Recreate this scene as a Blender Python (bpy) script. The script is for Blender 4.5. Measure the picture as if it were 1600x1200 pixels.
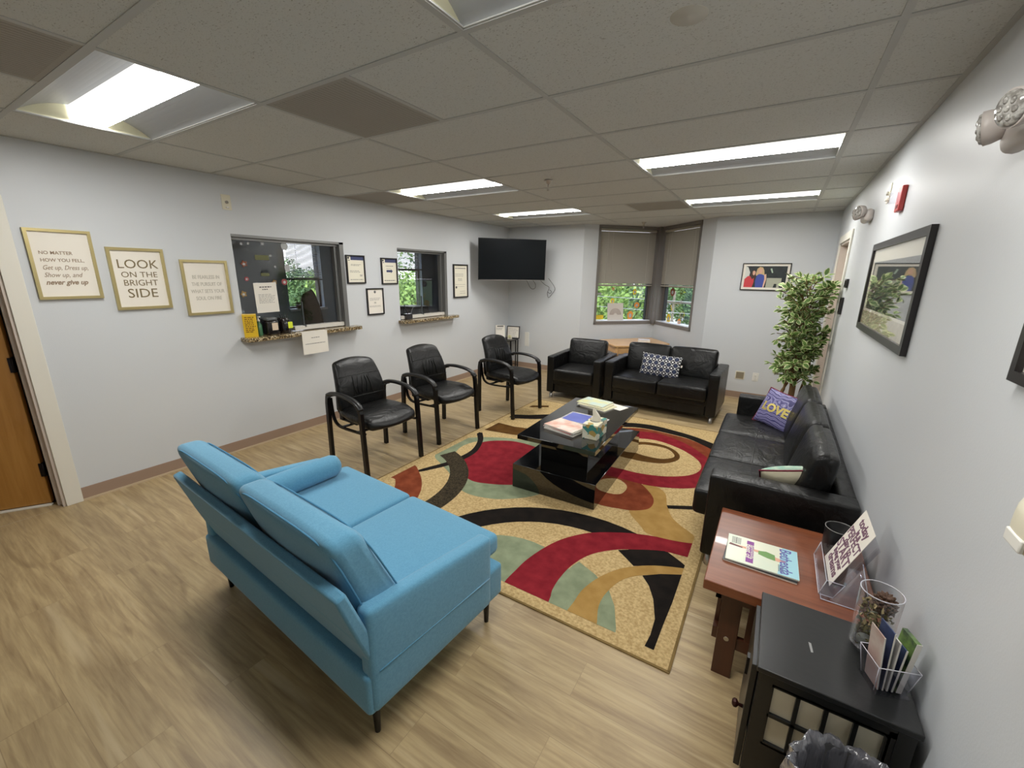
import bpy, bmesh, math, random
from mathutils import Vector, Matrix, Euler, noise
random.seed(7)
PI = math.pi
for _o in list(bpy.data.objects): bpy.data.objects.remove(_o)
scn = bpy.context.scene
COL = scn.collection

# ------------------------------------------------------------------ camera
cam_d = bpy.data.cameras.new('camera'); cam = bpy.data.objects.new('camera', cam_d); COL.objects.link(cam)
R_ = Vector((0.8493, 0.5277, 0.0134)); D_ = Vector((0.1452, -0.2079, -0.9673)); F_ = Vector((-0.5086, 0.8231, -0.2528))
F_.normalize(); R_ = (R_ - F_*R_.dot(F_)).normalized(); D_ = F_.cross(R_)
mw = Matrix.Identity(4)
for i in range(3):
    mw[i][0] = R_[i]; mw[i][1] = -D_[i]; mw[i][2] = -F_[i]
mw.translation = Vector((4.149, 0.0, 1.662))
cam.matrix_world = mw
cam_d.sensor_fit = 'HORIZONTAL'; cam_d.sensor_width = 36.0; cam_d.lens = 36.0*658.07/1600.0
cam_d.clip_start = 0.02; cam_d.clip_end = 900
scn.camera = cam

# ------------------------------------------------------------------ world, sun, exposure
w = bpy.data.worlds.new('sky'); scn.world = w; w.use_nodes = True
wn = w.node_tree.nodes; wl = w.node_tree.links; wn.clear()
bg = wn.new('ShaderNodeBackground'); out = wn.new('ShaderNodeOutputWorld')
tc = wn.new('ShaderNodeTexCoord'); sp = wn.new('ShaderNodeSeparateXYZ'); rp = wn.new('ShaderNodeValToRGB')
wl.new(tc.outputs['Generated'], sp.inputs[0]); wl.new(sp.outputs['Z'], rp.inputs[0])
rp.color_ramp.elements[0].position = 0.0; rp.color_ramp.elements[0].color = (0.93, 0.95, 1.0, 1)
rp.color_ramp.elements[1].position = 0.8; rp.color_ramp.elements[1].color = (0.55, 0.70, 1.0, 1)
wl.new(rp.outputs[0], bg.inputs['Color']); bg.inputs['Strength'].default_value = 1.7
wl.new(bg.outputs[0], out.inputs['Surface'])
sd = bpy.data.lights.new('sun', 'SUN'); sd.energy = 3.2; sd.angle = math.radians(3); sd.color = (1, 0.95, 0.84)
sun = bpy.data.objects.new('sun', sd); COL.objects.link(sun)
sun.rotation_euler = (math.radians(38), 0, math.radians(20))     # shines towards +y and down, from behind the building
scn.view_settings.view_transform = 'Standard'; scn.view_settings.look = 'None'
scn.view_settings.gamma = 1.0; scn.view_settings.use_curve_mapping = False
scn.view_settings.exposure = 0.42
LAMP = 36.0      # emission of the troffer diffusers

H = 2.435; XR = 4.648; YB = 6.56; YF = -1.6
GX0 = 0.694; GY0 = 0.695; GDX = 1.2192; GDY = 0.6096

# ------------------------------------------------------------------ materials
def lin(c):
    c = c/255.0
    return c/12.92 if c <= 0.04045 else ((c+0.055)/1.055)**2.4
def S(r, g, b): return (lin(r), lin(g), lin(b), 1.0)
MATS = {}
def mat(name, col, rough=0.6, metal=0.0, noise_=None, bump=None, coat=0.0, sheen=0.0, spec=None, emit=None, alpha=None):
    """noise_=(scale, amount, second colour), bump=(scale, strength)"""
    if name in MATS: return MATS[name]
    m = bpy.data.materials.new(name); m.use_nodes = True
    nt = m.node_tree; b = nt.nodes['Principled BSDF']
    b.inputs['Base Color'].default_value = col; b.inputs['Roughness'].default_value = rough
    b.inputs['Metallic'].default_value = metal; b.inputs['Coat Weight'].default_value = coat
    if sheen: b.inputs['Sheen Weight'].default_value = sheen
    if spec is not None: b.inputs['Specular IOR Level'].default_value = spec
    if emit: b.inputs['Emission Color'].default_value = emit[0]; b.inputs['Emission Strength'].default_value = emit[1]
    co = nt.nodes.new('ShaderNodeTexCoord')
    if noise_:
        n = nt.nodes.new('ShaderNodeTexNoise'); n.inputs['Scale'].default_value = noise_[0]; n.inputs['Detail'].default_value = 4
        nt.links.new(co.outputs['Object'], n.inputs['Vector'])
        r = nt.nodes.new('ShaderNodeValToRGB'); r.color_ramp.elements[0].position = .5-noise_[1]; r.color_ramp.elements[1].position = .5+noise_[1]
        r.color_ramp.elements[0].color = col; r.color_ramp.elements[1].color = noise_[2]
        nt.links.new(n.outputs['Fac'], r.inputs[0]); nt.links.new(r.outputs[0], b.inputs['Base Color'])
    if bump:
        n = nt.nodes.new('ShaderNodeTexNoise'); n.inputs['Scale'].default_value = bump[0]; n.inputs['Detail'].default_value = 3
        nt.links.new(co.outputs['Object'], n.inputs['Vector'])
        bp = nt.nodes.new('ShaderNodeBump'); bp.inputs['Strength'].default_value = bump[1]; bp.inputs['Distance'].default_value = 0.01
        nt.links.new(n.outputs['Fac'], bp.inputs['Height']); nt.links.new(bp.outputs[0], b.inputs['Normal'])
    MATS[name] = m
    return m
class NB:
    """small node graph writer"""
    def __init__(s, name):
        s.m = bpy.data.materials.new(name); s.m.use_nodes = True; s.nt = s.m.node_tree
        s.b = s.nt.nodes['Principled BSDF']; s.co = s.nt.nodes.new('ShaderNodeTexCoord'); MATS[name] = s.m
    def _in(s, sock, v):
        if hasattr(v, 'is_output') or isinstance(v, bpy.types.NodeSocket): s.nt.links.new(v, sock)
        else: sock.default_value = v
    def m_(s, op, a, b=0.0, c=0.0):
        n = s.nt.nodes.new('ShaderNodeMath'); n.operation = op
        s._in(n.inputs[0], a); s._in(n.inputs[1], b); s._in(n.inputs[2], c); return n.outputs[0]
    def map(s, src, scale=(1, 1, 1), loc=(0, 0, 0)):
        n = s.nt.nodes.new('ShaderNodeMapping'); s.nt.links.new(src, n.inputs[0])
        n.inputs['Scale'].default_value = scale; n.inputs['Location'].default_value = loc; return n.outputs[0]
    def noise(s, vec, scale, detail=3, rough=.5, dist=0.0):
        n = s.nt.nodes.new('ShaderNodeTexNoise'); s.nt.links.new(vec, n.inputs['Vector'])
        n.inputs['Scale'].default_value = scale; n.inputs['Detail'].default_value = detail
        n.inputs['Roughness'].default_value = rough; n.inputs['Distortion'].default_value = dist; return n.outputs['Fac']
    def ramp(s, f, stops, interp='LINEAR'):
        n = s.nt.nodes.new('ShaderNodeValToRGB'); s.nt.links.new(f, n.inputs[0]); cr = n.color_ramp; cr.interpolation = interp
        while len(cr.elements) < len(stops): cr.elements.new(.5)
        for e, (p, c) in zip(cr.elements, stops): e.position = p; e.color = c
        return n.outputs[0]
    def mix(s, f, a, b, mode='MIX'):
        n = s.nt.nodes.new('ShaderNodeMix'); n.data_type = 'RGBA'; n.blend_type = mode
        s._in(n.inputs[0], f); s._in(n.inputs[6], a); s._in(n.inputs[7], b); return n.outputs[2]
    def bump(s, h, strength=.3, dist=.01):
        n = s.nt.nodes.new('ShaderNodeBump'); n.inputs['Strength'].default_value = strength; n.inputs['Distance'].default_value = dist
        s.nt.links.new(h, n.inputs['Height']); s.nt.links.new(n.outputs[0], s.b.inputs['Normal'])
    def set(s, **k):
        for kk, v in k.items(): s._in(s.b.inputs[kk.replace('_', ' ')], v)
    def sep(s, v):
        n = s.nt.nodes.new('ShaderNodeSeparateXYZ'); s.nt.links.new(v, n.inputs[0]); return n.outputs

WALL = mat('wall_paint', S(207, 211, 215), .42, noise_=(1.1, .3, S(210, 212, 213)), bump=(160, .05), spec=.4)
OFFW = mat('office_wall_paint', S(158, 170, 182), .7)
BASEB = mat('brown_vinyl_base', S(158, 134, 116), .45)
SHOE = mat('shoe_strip', S(196, 176, 146), .5)
TRIMW = mat('white_trim_paint', S(226, 222, 210), .35)
JAMB = mat('cream_jamb_paint', S(205, 192, 180), .5)
TBAR = mat('ceiling_bar_white', S(182, 183, 180), .6)
BLKPL = mat('black_plastic', S(22, 22, 23), .35)
BLKMT = mat('black_metal', S(20, 18, 18), .3, .3)
CHROME = mat('brushed_steel', S(190, 186, 180), .3, 1.0)
PAPER = mat('paper', S(236, 230, 218), .7)
PAPERC = mat('cream_paper', S(232, 227, 208), .6)
INK = mat('ink', S(90, 86, 84), .7)
INKB = mat('dark_ink', S(40, 40, 44), .6)
GOLD = mat('champagne_metal', S(196, 180, 128), .32, .75)
BLKFR = mat('black_frame', S(26, 22, 22), .3)
WHITEP = mat('white_plastic', S(232, 230, 222), .35)
CREAMP = mat('cream_plastic', S(224, 218, 196), .35)

def make_floor():
    n = NB('vinyl_plank_floor')
    v = n.co.outputs['Object']
    br = n.nt.nodes.new('ShaderNodeTexBrick'); n.nt.links.new(v, br.inputs['Vector'])
    br.inputs['Scale'].default_value = 1.0; br.inputs['Brick Width'].default_value = 1.22; br.inputs['Row Height'].default_value = .182
    br.inputs['Mortar Size'].default_value = .0012; br.inputs['Mortar Smooth'].default_value = .0; br.offset = .37; br.squash = 1
    br.inputs['Color1'].default_value = (0, 0, 0, 1); br.inputs['Color2'].default_value = (1, 1, 1, 1); br.inputs['Mortar'].default_value = (.5, .5, .5, 1)
    shift = n.nt.nodes.new('ShaderNodeVectorMath'); shift.operation = 'MULTIPLY_ADD'
    n.nt.links.new(br.outputs['Color'], shift.inputs[0]); shift.inputs[1].default_value = (3.1, 7.7, 0); n.nt.links.new(v, shift.inputs[2])
    sv = shift.outputs[0]
    g1 = n.noise(n.map(sv, (1.1, 9, 1)), 1.3, 6, .6, 1.2)
    g2 = n.noise(n.map(sv, (2.2, 38, 1)), 1.6, 5, .6, .6)
    g3 = n.noise(n.map(sv, (.9, 3.2, 1)), 1.4, 3, .5, 1.5)
    base = n.ramp(g1, [(.28, S(126, 102, 72)), (.43, S(162, 140, 104)), (.56, S(188, 166, 124)), (.75, S(210, 190, 148))])
    fine = n.ramp(g2, [(.35, S(140, 118, 86)), (.62, S(202, 181, 138))])
    c = n.mix(.38, base, fine)
    g4 = n.noise(n.map(sv, (.6, 10, 1), (3, 1, 0)), 1.2, 2, .4, .8)
    c = n.mix(n.ramp(g4, [(.62, (0, 0, 0, 1)), (.72, (.55, .55, .55, 1))]), c, S(218, 200, 162))
    g5 = n.noise(n.map(sv, (.9, 11, 1), (7, 5, 0)), 1.3, 3, .5, 1.6)
    c = n.mix(n.ramp(g5, [(.60, (0, 0, 0, 1)), (.72, (.6, .6, .6, 1))]), c, S(118, 96, 68))
    c = n.mix(n.m_('MULTIPLY', g3, .5), c, S(150, 128, 96))
    tint = n.ramp(br.outputs['Color'], [(0, (.96, .955, .95, 1)), (1, (1.03, 1.02, 1.01, 1))])
    c = n.mix(1.0, c, tint, 'MULTIPLY')
    c = n.mix(n.m_('MULTIPLY', br.outputs['Fac'], .42), c, S(130, 110, 82))
    n.set(Base_Color=c, Roughness=n.m_('MULTIPLY_ADD', g2, .12, .36)); n.b.inputs['Specular IOR Level'].default_value = .45
    n.bump(g2, .06, .004)
    return n.m
FLOOR = make_floor()
def make_tile():
    n = NB('acoustic_tile'); v = n.co.outputs['Object']
    a = n.noise(n.map(v, (1, 1.6, 1)), 130, 2, .6)
    f = n.noise(v, 1.3, 3)
    c = n.ramp(a, [(.30, S(132, 128, 116)), (.38, S(203, 204, 200)), (1, S(209, 210, 206))])
    c = n.mix(n.m_('MULTIPLY', f, .35), c, S(196, 196, 190))
    n.set(Base_Color=c, Roughness=.9); n.bump(a, .35, .004); return n.m
TILE = make_tile()
GRILLE = mat('grey_perforated_metal', S(158, 153, 144), .7)

def leather():
    n = NB('black_leather'); v = n.co.outputs['Object']
    g = n.noise(v, 260, 2); w_ = n.noise(n.map(v, (1, 1.6, 1)), 7, 4, .55, 1.2)
    n.set(Base_Color=n.ramp(w_, [(.3, S(14, 14, 14)), (.8, S(22, 22, 21))]), Roughness=n.m_('MULTIPLY_ADD', w_, .14, .27))
    n.b.inputs['Specular IOR Level'].default_value = .36
    n.bump(n.m_('MULTIPLY_ADD', w_, 1.0, n.m_('MULTIPLY', g, .05)), .5, .02); return n.m
LEATH = leather()
def bluefab():
    n = NB('blue_linen_fabric'); v = n.co.outputs['Object']
    a = n.noise(n.map(v, (420, 90, 90)), 1, 2); b = n.noise(n.map(v, (90, 420, 420)), 1, 2)
    w_ = n.m_('ADD', a, b)
    f = n.m_('MULTIPLY', w_, .5)
    n.set(Base_Color=n.ramp(f, [(.3, S(82, 141, 172)), (.7, S(102, 160, 190))]), Roughness=.92); n.b.inputs['Sheen Weight'].default_value = .25
    n.bump(f, .15, .003); return n.m
BLUE = bluefab()
def wood(name, c1, c2, rough=.35, axis=0, coat=0.2):
    n = NB(name); v = n.co.outputs['Object']; sc = [14, 14, 14]; sc[axis] = 1.2
    a = n.noise(n.map(v, tuple(sc)), 1.4, 5, .6, .8)
    n.set(Base_Color=n.ramp(a, [(.3, c1), (.7, c2)]), Roughness=rough); n.b.inputs['Coat Weight'].default_value = coat
    n.bump(a, .04, .003); return n.m
CHERRY = wood('cherry_wood', S(104, 54, 30), S(142, 82, 52), .28)
DARKW = wood('dark_cherry_wood', S(70, 38, 24), S(92, 52, 34), .35, 2)
OAK = wood('light_oak', S(208, 160, 104), S(226, 182, 128), .35)
DOORW = wood('door_veneer', S(164, 112, 44), S(186, 134, 64), .38, 2)
GLOSSB = mat('gloss_black_lacquer', S(10, 10, 11), .04, coat=.6, spec=.7)
CABB = mat('black_painted_wood', S(30, 31, 31), .3, bump=(40, .05))
CABP = mat('cream_panel', S(232, 224, 200), .5)

def glass_mat(name, tint=(1, 1, 1, 1), f=1.0):
    m = bpy.data.materials.new(name); m.use_nodes = True; nt = m.node_tree; nt.nodes.clear()
    o = nt.nodes.new('ShaderNodeOutputMaterial'); mx = nt.nodes.new('ShaderNodeMixShader')
    t = nt.nodes.new('ShaderNodeBsdfTransparent'); g = nt.nodes.new('ShaderNodeBsdfGlossy'); lw = nt.nodes.new('ShaderNodeLayerWeight'); lw.inputs['Blend'].default_value = .5
    t.inputs[0].default_value = tint; g.inputs['Roughness'].default_value = .02; g.inputs['Color'].default_value = (f, f, f, 1)
    pw = nt.nodes.new('ShaderNodeMath'); pw.operation = 'POWER'; pw.inputs[1].default_value = 4.0; nt.links.new(lw.outputs['Facing'], pw.inputs[0])
    ad = nt.nodes.new('ShaderNodeMath'); ad.operation = 'MULTIPLY_ADD'; ad.inputs[1].default_value = .62; ad.inputs[2].default_value = .045; nt.links.new(pw.outputs[0], ad.inputs[0])
    nt.links.new(ad.outputs[0], mx.inputs[0]); nt.links.new(t.outputs[0], mx.inputs[1]); nt.links.new(g.outputs[0], mx.inputs[2])
    nt.links.new(mx.outputs[0], o.inputs[0]); return m
GLASS = glass_mat('clear_glass'); ACRY = glass_mat('clear_acrylic', (.9, .9, .93, 1), 1.0)

# ------------------------------------------------------------------ mesh builder
class MB:
    def __init__(s): s.bm = bmesh.new(); s.M = Matrix.Identity(4)
    def v(s, p): return s.bm.verts.new(s.M @ Vector(p))
    def face(s, pts, mi=0, smooth=False):
        try: f = s.bm.faces.new([s.v(p) for p in pts])
        except ValueError: return None
        f.material_index = mi; f.smooth = smooth; return f
    def box(s, x0, x1, y0, y1, z0, z1, mi=0, bev=0.0, seg=2):
        if x0 > x1: x0, x1 = x1, x0
        if y0 > y1: y0, y1 = y1, y0
        if z0 > z1: z0, z1 = z1, z0
        vs = [s.v(p) for p in ((x0, y0, z0), (x1, y0, z0), (x1, y1, z0), (x0, y1, z0), (x0, y0, z1), (x1, y0, z1), (x1, y1, z1), (x0, y1, z1))]
        fs = [s.bm.faces.new([vs[i] for i in q]) for q in ((0, 3, 2, 1), (4, 5, 6, 7), (0, 1, 5, 4), (1, 2, 6, 5), (2, 3, 7, 6), (3, 0, 4, 7))]
        for f in fs: f.material_index = mi
        if bev > 0:
            es = list({e for f in fs for e in f.edges})
            r = bmesh.ops.bevel(s.bm, geom=es, offset=bev, segments=seg, affect='EDGES', profile=.5)
            for f in r['faces']: f.material_index = mi; f.smooth = True
        return s
    def prism(s, poly, z0, z1, mi=0, bev=0.0, axis='Z'):
        """poly: 2D points ccw; extruded along Z (or X / Y)"""
        def P(a, b, c): return (a, b, c) if axis == 'Z' else ((c, a, b) if axis == 'X' else (a, c, b))
        lo = [s.v(P(a, b, z0)) for a, b in poly]; hi = [s.v(P(a, b, z1)) for a, b in poly]
        n = len(poly); fs = [s.bm.faces.new(lo[::-1]), s.bm.faces.new(hi)]
        for i in range(n): fs.append(s.bm.faces.new([lo[i], lo[(i+1) % n], hi[(i+1) % n], hi[i]]))
        for f in fs: f.material_index = mi
        bmesh.ops.recalc_face_normals(s.bm, faces=fs)
        if bev > 0:
            r = bmesh.ops.bevel(s.bm, geom=list({e for f in fs for e in f.edges}), offset=bev, segments=2, affect='EDGES', profile=.5)
            for f in r['faces']: f.material_index = mi; f.smooth = True
        return s
    def tube(s, pts, r, seg=10, mi=0, caps=True, flat=1.0, up=None):
        """r: number or list; flat: ratio of the second cross axis"""
        pts = [Vector(p) for p in pts]; n = len(pts); rs = r if isinstance(r, (list, tuple)) else [r]*n
        rings = []; prev = None
        for i, p in enumerate(pts):
            t = (pts[min(i+1, n-1)]-pts[max(i-1, 0)])
            if t.length < 1e-9: t = Vector((0, 0, 1))
            t.normalize()
            if up is not None: a = Vector(up)
            else: a = prev if prev is not None else (Vector((0, 0, 1)) if abs(t.z) < .9 else Vector((1, 0, 0)))
            a = (a - t*a.dot(t))
            if a.length < 1e-6: a = t.orthogonal()
            a.normalize(); b = t.cross(a); prev = a
            rings.append([s.v(p + (a*math.cos(2*PI*k/seg) + b*math.sin(2*PI*k/seg)*flat)*rs[i]) for k in range(seg)])
        for i in range(n-1):
            for k in range(seg):
                f = s.bm.faces.new([rings[i][k], rings[i][(k+1) % seg], rings[i+1][(k+1) % seg], rings[i+1][k]]); f.material_index = mi; f.smooth = True
        if caps:
            for rg in (rings[0][::-1], rings[-1]):
                f = s.bm.faces.new(rg); f.material_index = mi
        return s
    def flatbar(s, pts, w, t, side=(1, 0, 0), mi=0):
        """rectangular bar along pts; side = width direction"""
        pts = [Vector(p) for p in pts]; n = len(pts); sd_ = Vector(side).normalized(); rings = []
        for i, p in enumerate(pts):
            tg = (pts[min(i+1, n-1)]-pts[max(i-1, 0)]).normalized(); nn = tg.cross(sd_).normalized()
            c = [(-1, -1), (1, -1), (1, 1), (-1, 1)]
            rings.append([s.v(p + sd_*(a*w/2) + nn*(b*t/2)) for a, b in c])
        for i in range(n-1):
            for k in range(4):
                f = s.bm.faces.new([rings[i][k], rings[i][(k+1) % 4], rings[i+1][(k+1) % 4], rings[i+1][k]]); f.material_index = mi
        s.bm.faces.new(rings[0][::-1]).material_index = mi; s.bm.faces.new(rings[-1]).material_index = mi
        return s
    def lathe(s, prof, c=(0, 0, 0), seg=24, mi=0, smooth=True):
        cx, cy, cz = c; rings = []
        for r, z in prof: rings.append([s.v((cx+r*math.cos(2*PI*k/seg), cy+r*math.sin(2*PI*k/seg), cz+z)) for k in range(seg)])
        for i in range(len(rings)-1):
            for k in range(seg):
                f = s.bm.faces.new([rings[i][k], rings[i][(k+1) % seg], rings[i+1][(k+1) % seg], rings[i+1][k]]); f.material_index = mi; f.smooth = smooth
        for rg, q in ((rings[0][::-1], prof[0]), (rings[-1], prof[-1])):
            if q[0] > 1e-6:
                f = s.bm.faces.new(rg); f.material_index = mi
        return s
    def cushion(s, c, size, r=.03, puff=(0, 0, 0), n=14, fn=None, mi=0):
        """rounded block with swelling faces; fn maps a local point to a local point"""
        hx, hy, hz = [q/2 for q in size]; c = Vector(c); r = min(r, hx, hy, hz)
        def axis(h):
            a = [-h + r*(1-math.cos(PI/2*k/3)) for k in range(4)]
            m = [-h + r + (2*h-2*r)*k/n for k in range(1, n)]
            return a + m + [-q for q in a[::-1]]
        AX = [axis(hx), axis(hy), axis(hz)]; hh = (hx, hy, hz); cache = {}
        def vert(p):
            key = tuple(round(q, 5) for q in p)
            if key in cache: return cache[key]
            q = Vector([max(-hh[i]+r, min(hh[i]-r, p[i])) for i in range(3)]); d = Vector(p)-q
            o = q + (d.normalized()*r if d.length > 1e-9 else Vector())
            u = [max(-1, min(1, o[i]/hh[i])) for i in range(3)]
            for i in range(3):
                j, k = (i+1) % 3, (i+2) % 3
                o[i] += (puff[i]*(1-u[j]**2)*(1-u[k]**2))*(u[i])
            if fn: o = Vector(fn(o))
            cache[key] = s.v(c+o); return cache[key]
        for i in range(3):
            j, k = (i+1) % 3, (i+2) % 3
            for sg in (-1, 1):
                A, B = AX[j], AX[k]
                for a in range(len(A)-1):
                    for b in range(len(B)-1):
                        P = []
                        for aa, bb in ((a, b), (a+1, b), (a+1, b+1), (a, b+1)):
                            p = [0, 0, 0]; p[i] = sg*hh[i]; p[j] = A[aa]; p[k] = B[bb]; P.append(vert(p))
                        if sg < 0: P = P[::-1]
                        if len(set(P)) < 3: continue
                        P = [q for m_, q in enumerate(P) if q not in P[:m_]]
                        try: f = s.bm.faces.new(P); f.material_index = mi; f.smooth = True
                        except ValueError: pass
        return s
    def text(s, body, size, loc=(0, 0, 0), align='CENTER', ext=.0006, shear=0.0, mi=0, fn=None, sx=1.0, bold=0.0, rot=0.0):
        cu = bpy.data.curves.new('t', 'FONT'); cu.body = body; cu.size = size; cu.align_x = align; cu.align_y = 'CENTER'
        cu.extrude = ext; cu.shear = shear; cu.resolution_u = 3; cu.offset = bold
        o = bpy.data.objects.new('t', cu); COL.objects.link(o)
        dg = bpy.context.evaluated_depsgraph_get(); me = bpy.data.meshes.new_from_object(o.evaluated_get(dg))
        L = Matrix.Translation(loc) @ Matrix.Rotation(rot, 4, 'Z') @ Matrix.Diagonal((sx, 1, 1, 1))
        vs = []
        for v in me.vertices:
            p = L @ v.co
            if fn: p = Vector(fn(p))
            vs.append(s.v(p))
        for p in me.polygons:
            try: f = s.bm.faces.new([vs[i] for i in p.vertices]); f.material_index = mi
            except ValueError: pass
        bpy.data.objects.remove(o); bpy.data.curves.remove(cu); bpy.data.meshes.remove(me)
        return s
    def build(s, name, mats, parent=None, loc=None, mw=None, recalc=False):
        if recalc: bmesh.ops.recalc_face_normals(s.bm, faces=s.bm.faces)
        me = bpy.data.meshes.new(name); s.bm.to_mesh(me); s.bm.free()
        for m in (mats if isinstance(mats, (list, tuple)) else [mats]): me.materials.append(m)
        o = bpy.data.objects.new(name, me); COL.objects.link(o)
        if parent is not None: o.parent = parent
        if mw is not None: o.matrix_world = mw
        if loc is not None: o.location = loc
        return o
def tag(o, label, cat, group=None, kind=None):
    o['label'] = label; o['category'] = cat
    if group: o['group'] = group
    if kind: o['kind'] = kind
    return o
def thing(name, label, cat, loc=(0, 0, 0), rz=0.0, group=None, mw=None):
    o = bpy.data.objects.new(name, None); COL.objects.link(o); o.empty_display_size = .05
    if mw is not None: o.matrix_world = mw
    else: o.location = loc; o.rotation_euler = (0, 0, rz)
    return tag(o, label, cat, group)
def struct(name, mb, mats, parent=None, mw=None):
    o = mb.build(name, mats, parent, mw=mw)
    if parent is None: o['kind'] = 'structure'
    return o
def copy_tree(o, parent=None):
    c = o.copy(); COL.objects.link(c)
    if parent is not None: c.parent = parent
    for ch in list(o.children): copy_tree(ch, c)
    return c
def frame_m(origin, xax, yax):
    x = Vector(xax).normalized(); y = Vector(yax).normalized(); z = x.cross(y)
    m = Matrix.Identity(4)
    for i in range(3): m[i][0] = x[i]; m[i][1] = y[i]; m[i][2] = z[i]
    m.translation = Vector(origin); return m
def left_wall(y, z, x=0.0): return frame_m((x, y, z), (0, 1, 0), (0, 0, 1))
def right_wall(y, z, x=None): return frame_m((XR if x is None else x, y, z), (0, -1, 0), (0, 0, 1))
def back_wall(x, z): return frame_m((x, YB, z), (1, 0, 0), (0, 0, 1))
def catmull(pts, n=6, closed=True):
    out_ = []; N = len(pts)
    for i in range(N if closed else N-1):
        p = [Vector(pts[(i+k) % N] if closed else pts[max(0, min(N-1, i+k))]) for k in (-1, 0, 1, 2)]
        for t in range(n):
            t /= n
            out_.append(.5*((2*p[1]) + (-p[0]+p[2])*t + (2*p[0]-5*p[1]+4*p[2]-p[3])*t*t + (-p[0]+3*p[1]-3*p[2]+p[3])*t**3))
    if not closed: out_.append(Vector(pts[-1]))
    return out_

# ================================================================== THE SETTING
BAYC = (2.36, 7.51); BAYL = (1.40, YB); BAYR = (3.30, YB)
mb = MB()
mb.face([(0, YF, 0), (XR, YF, 0), (XR, YB, 0), (BAYR[0], YB, 0), (BAYC[0], BAYC[1], 0), (BAYL[0], YB, 0), (0, YB, 0)])
struct('floor', mb, FLOOR)

# ceiling: tile panels, leaving out the cells where light troffers sit
LIGHT_CELLS = [(0, 0), (0, 4), (0, 7), (2, 0), (2, 4), (2, 7)]   # (column, row)
VENT_CELLS = [(1.0, 1), (.5, -1), (1.5, 7)]
xs = [GX0 + i*GDX for i in range(4)]
mb = MB(); cols = [(0, xs[0]), (xs[0], xs[1]), (xs[1], xs[2]), (xs[2], xs[3]), (xs[3], XR)]
row = -4
while GY0 + row*GDY < YB:
    y0 = max(YF, GY0 + row*GDY); y1 = min(YB, GY0 + (row+1)*GDY)
    if y1 > YF:
        for ci, (a, b) in enumerate(cols):
            if (ci-1, row) in LIGHT_CELLS: continue
            mb.face([(a, y0, H), (a, y1, H), (b, y1, H), (b, y0, H)])
    row += 1
mb.face([(BAYL[0], YB, H), (BAYC[0], BAYC[1], H), (BAYR[0], YB, H)])
struct('ceiling', mb, TILE)
mb = MB(); t = .0125; zb = H-.003
for x in xs: mb.box(x-t, x+t, YF, YB, zb, H+.01)
for r_ in range(-3, 10):
    y = GY0 + r_*GDY
    for i, (a, b) in enumerate(cols): mb.box(a, b, y-t, y+t, zb-.0004, H+.01)
x = GX0+1.5*GDX; mb.box(x-t, x+t, GY0+GDY, GY0+2*GDY, zb, H+.01); mb.box(x-t, x+t, GY0+7*GDY, GY0+8*GDY, zb, H+.01)
x = GX0+.5*GDX; mb.box(x-t, x+t, GY0-GDY, GY0, zb, H+.01)
x = XR-.022; mb.box(x, XR, YF, YB, zb, H+.01); mb.box(0, .02, YF, YB, zb, H+.01); mb.box(0, BAYL[0], YB-.02, YB, zb, H+.01); mb.box(BAYR[0], XR, YB-.02, YB, zb, H+.01)
struct('ceiling_grid', mb, TBAR)

# left wall with two reception openings and a door opening
O1 = (2.0, 3.14, 1.035, 1.97); O2 = (3.93, 4.87, 1.03, 1.96); DO = (-.30, .62, 0, 2.02)
TW = .13
def wall_with_holes(mb, a0, a1, z0, z1, holes, put, thick):
    """holes: (a0,a1,z0,z1) non-overlapping in a; put(a, z, d)->3D; d: 0 room face, -thick far face"""
    hs = sorted(holes); segs = []; cur = a0
    for h in hs:
        segs.append((cur, h[0], z0, z1)); segs.append((h[0], h[1], z0, h[2])); segs.append((h[0], h[1], h[3], z1)); cur = h[1]
    segs.append((cur, a1, z0, z1))
    for (b0, b1, c0, c1) in segs:
        if b1-b0 < 1e-4 or c1-c0 < 1e-4: continue
        mb.face([put(b0, c0, 0), put(b1, c0, 0), put(b1, c1, 0), put(b0, c1, 0)])
        mb.face([put(b0, c1, -thick), put(b1, c1, -thick), put(b1, c0, -thick), put(b0, c0, -thick)], 1)
    for (h0, h1, c0, c1) in hs:
        mb.face([put(h0, c0, 0), put(h0, c0, -thick), put(h1, c0, -thick), put(h1, c0, 0)][::-1])
        mb.face([put(h0, c1, 0), put(h1, c1, 0), put(h1, c1, -thick), put(h0, c1, -thick)][::-1])
        mb.face([put(h0, c0, 0), put(h0, c1, 0), put(h0, c1, -thick), put(h0, c0, -thick)][::-1])
        mb.face([put(h1, c0, 0), put(h1, c0, -thick), put(h1, c1, -thick), put(h1, c1, 0)][::-1])
mb = MB(); wall_with_holes(mb, YF, YB, 0, H, [DO, O1, O2], lambda a, z, d: (d, a, z), TW)
struct('wall_left', mb, [WALL, OFFW])
DR = (5.20, 6.09, 0, 2.03)
mb = MB(); wall_with_holes(mb, -YB, -YF, 0, H, [(-DR[1], -DR[0], 0, DR[3])], lambda a, z, d: (XR-d, -a, z), TW)
struct('wall_right', mb, [WALL, WALL])
mb = MB(); mb.box(0, BAYL[0], YB, YB+.13, 0, H+.12); mb.box(BAYR[0], XR, YB, YB+.13, 0, H+.12)
struct('wall_back', mb, WALL)
mb = MB(); mb.box(-.13, XR+.13, YF-.1, YF, 0, H); struct('wall_front', mb, WALL)

def base_run(mb, pts, h=.10, t=.006, mi=0, inward=None):
    for (a, b) in zip(pts[:-1], pts[1:]):
        a = Vector((a[0], a[1], 0)); b = Vector((b[0], b[1], 0)); d = (b-a).normalized(); n = Vector((-d.y, d.x, 0))
        q = [a, b, b+n*t, a+n*t]
        mb.prism([(p.x, p.y) for p in q], 0, h, mi)
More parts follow.
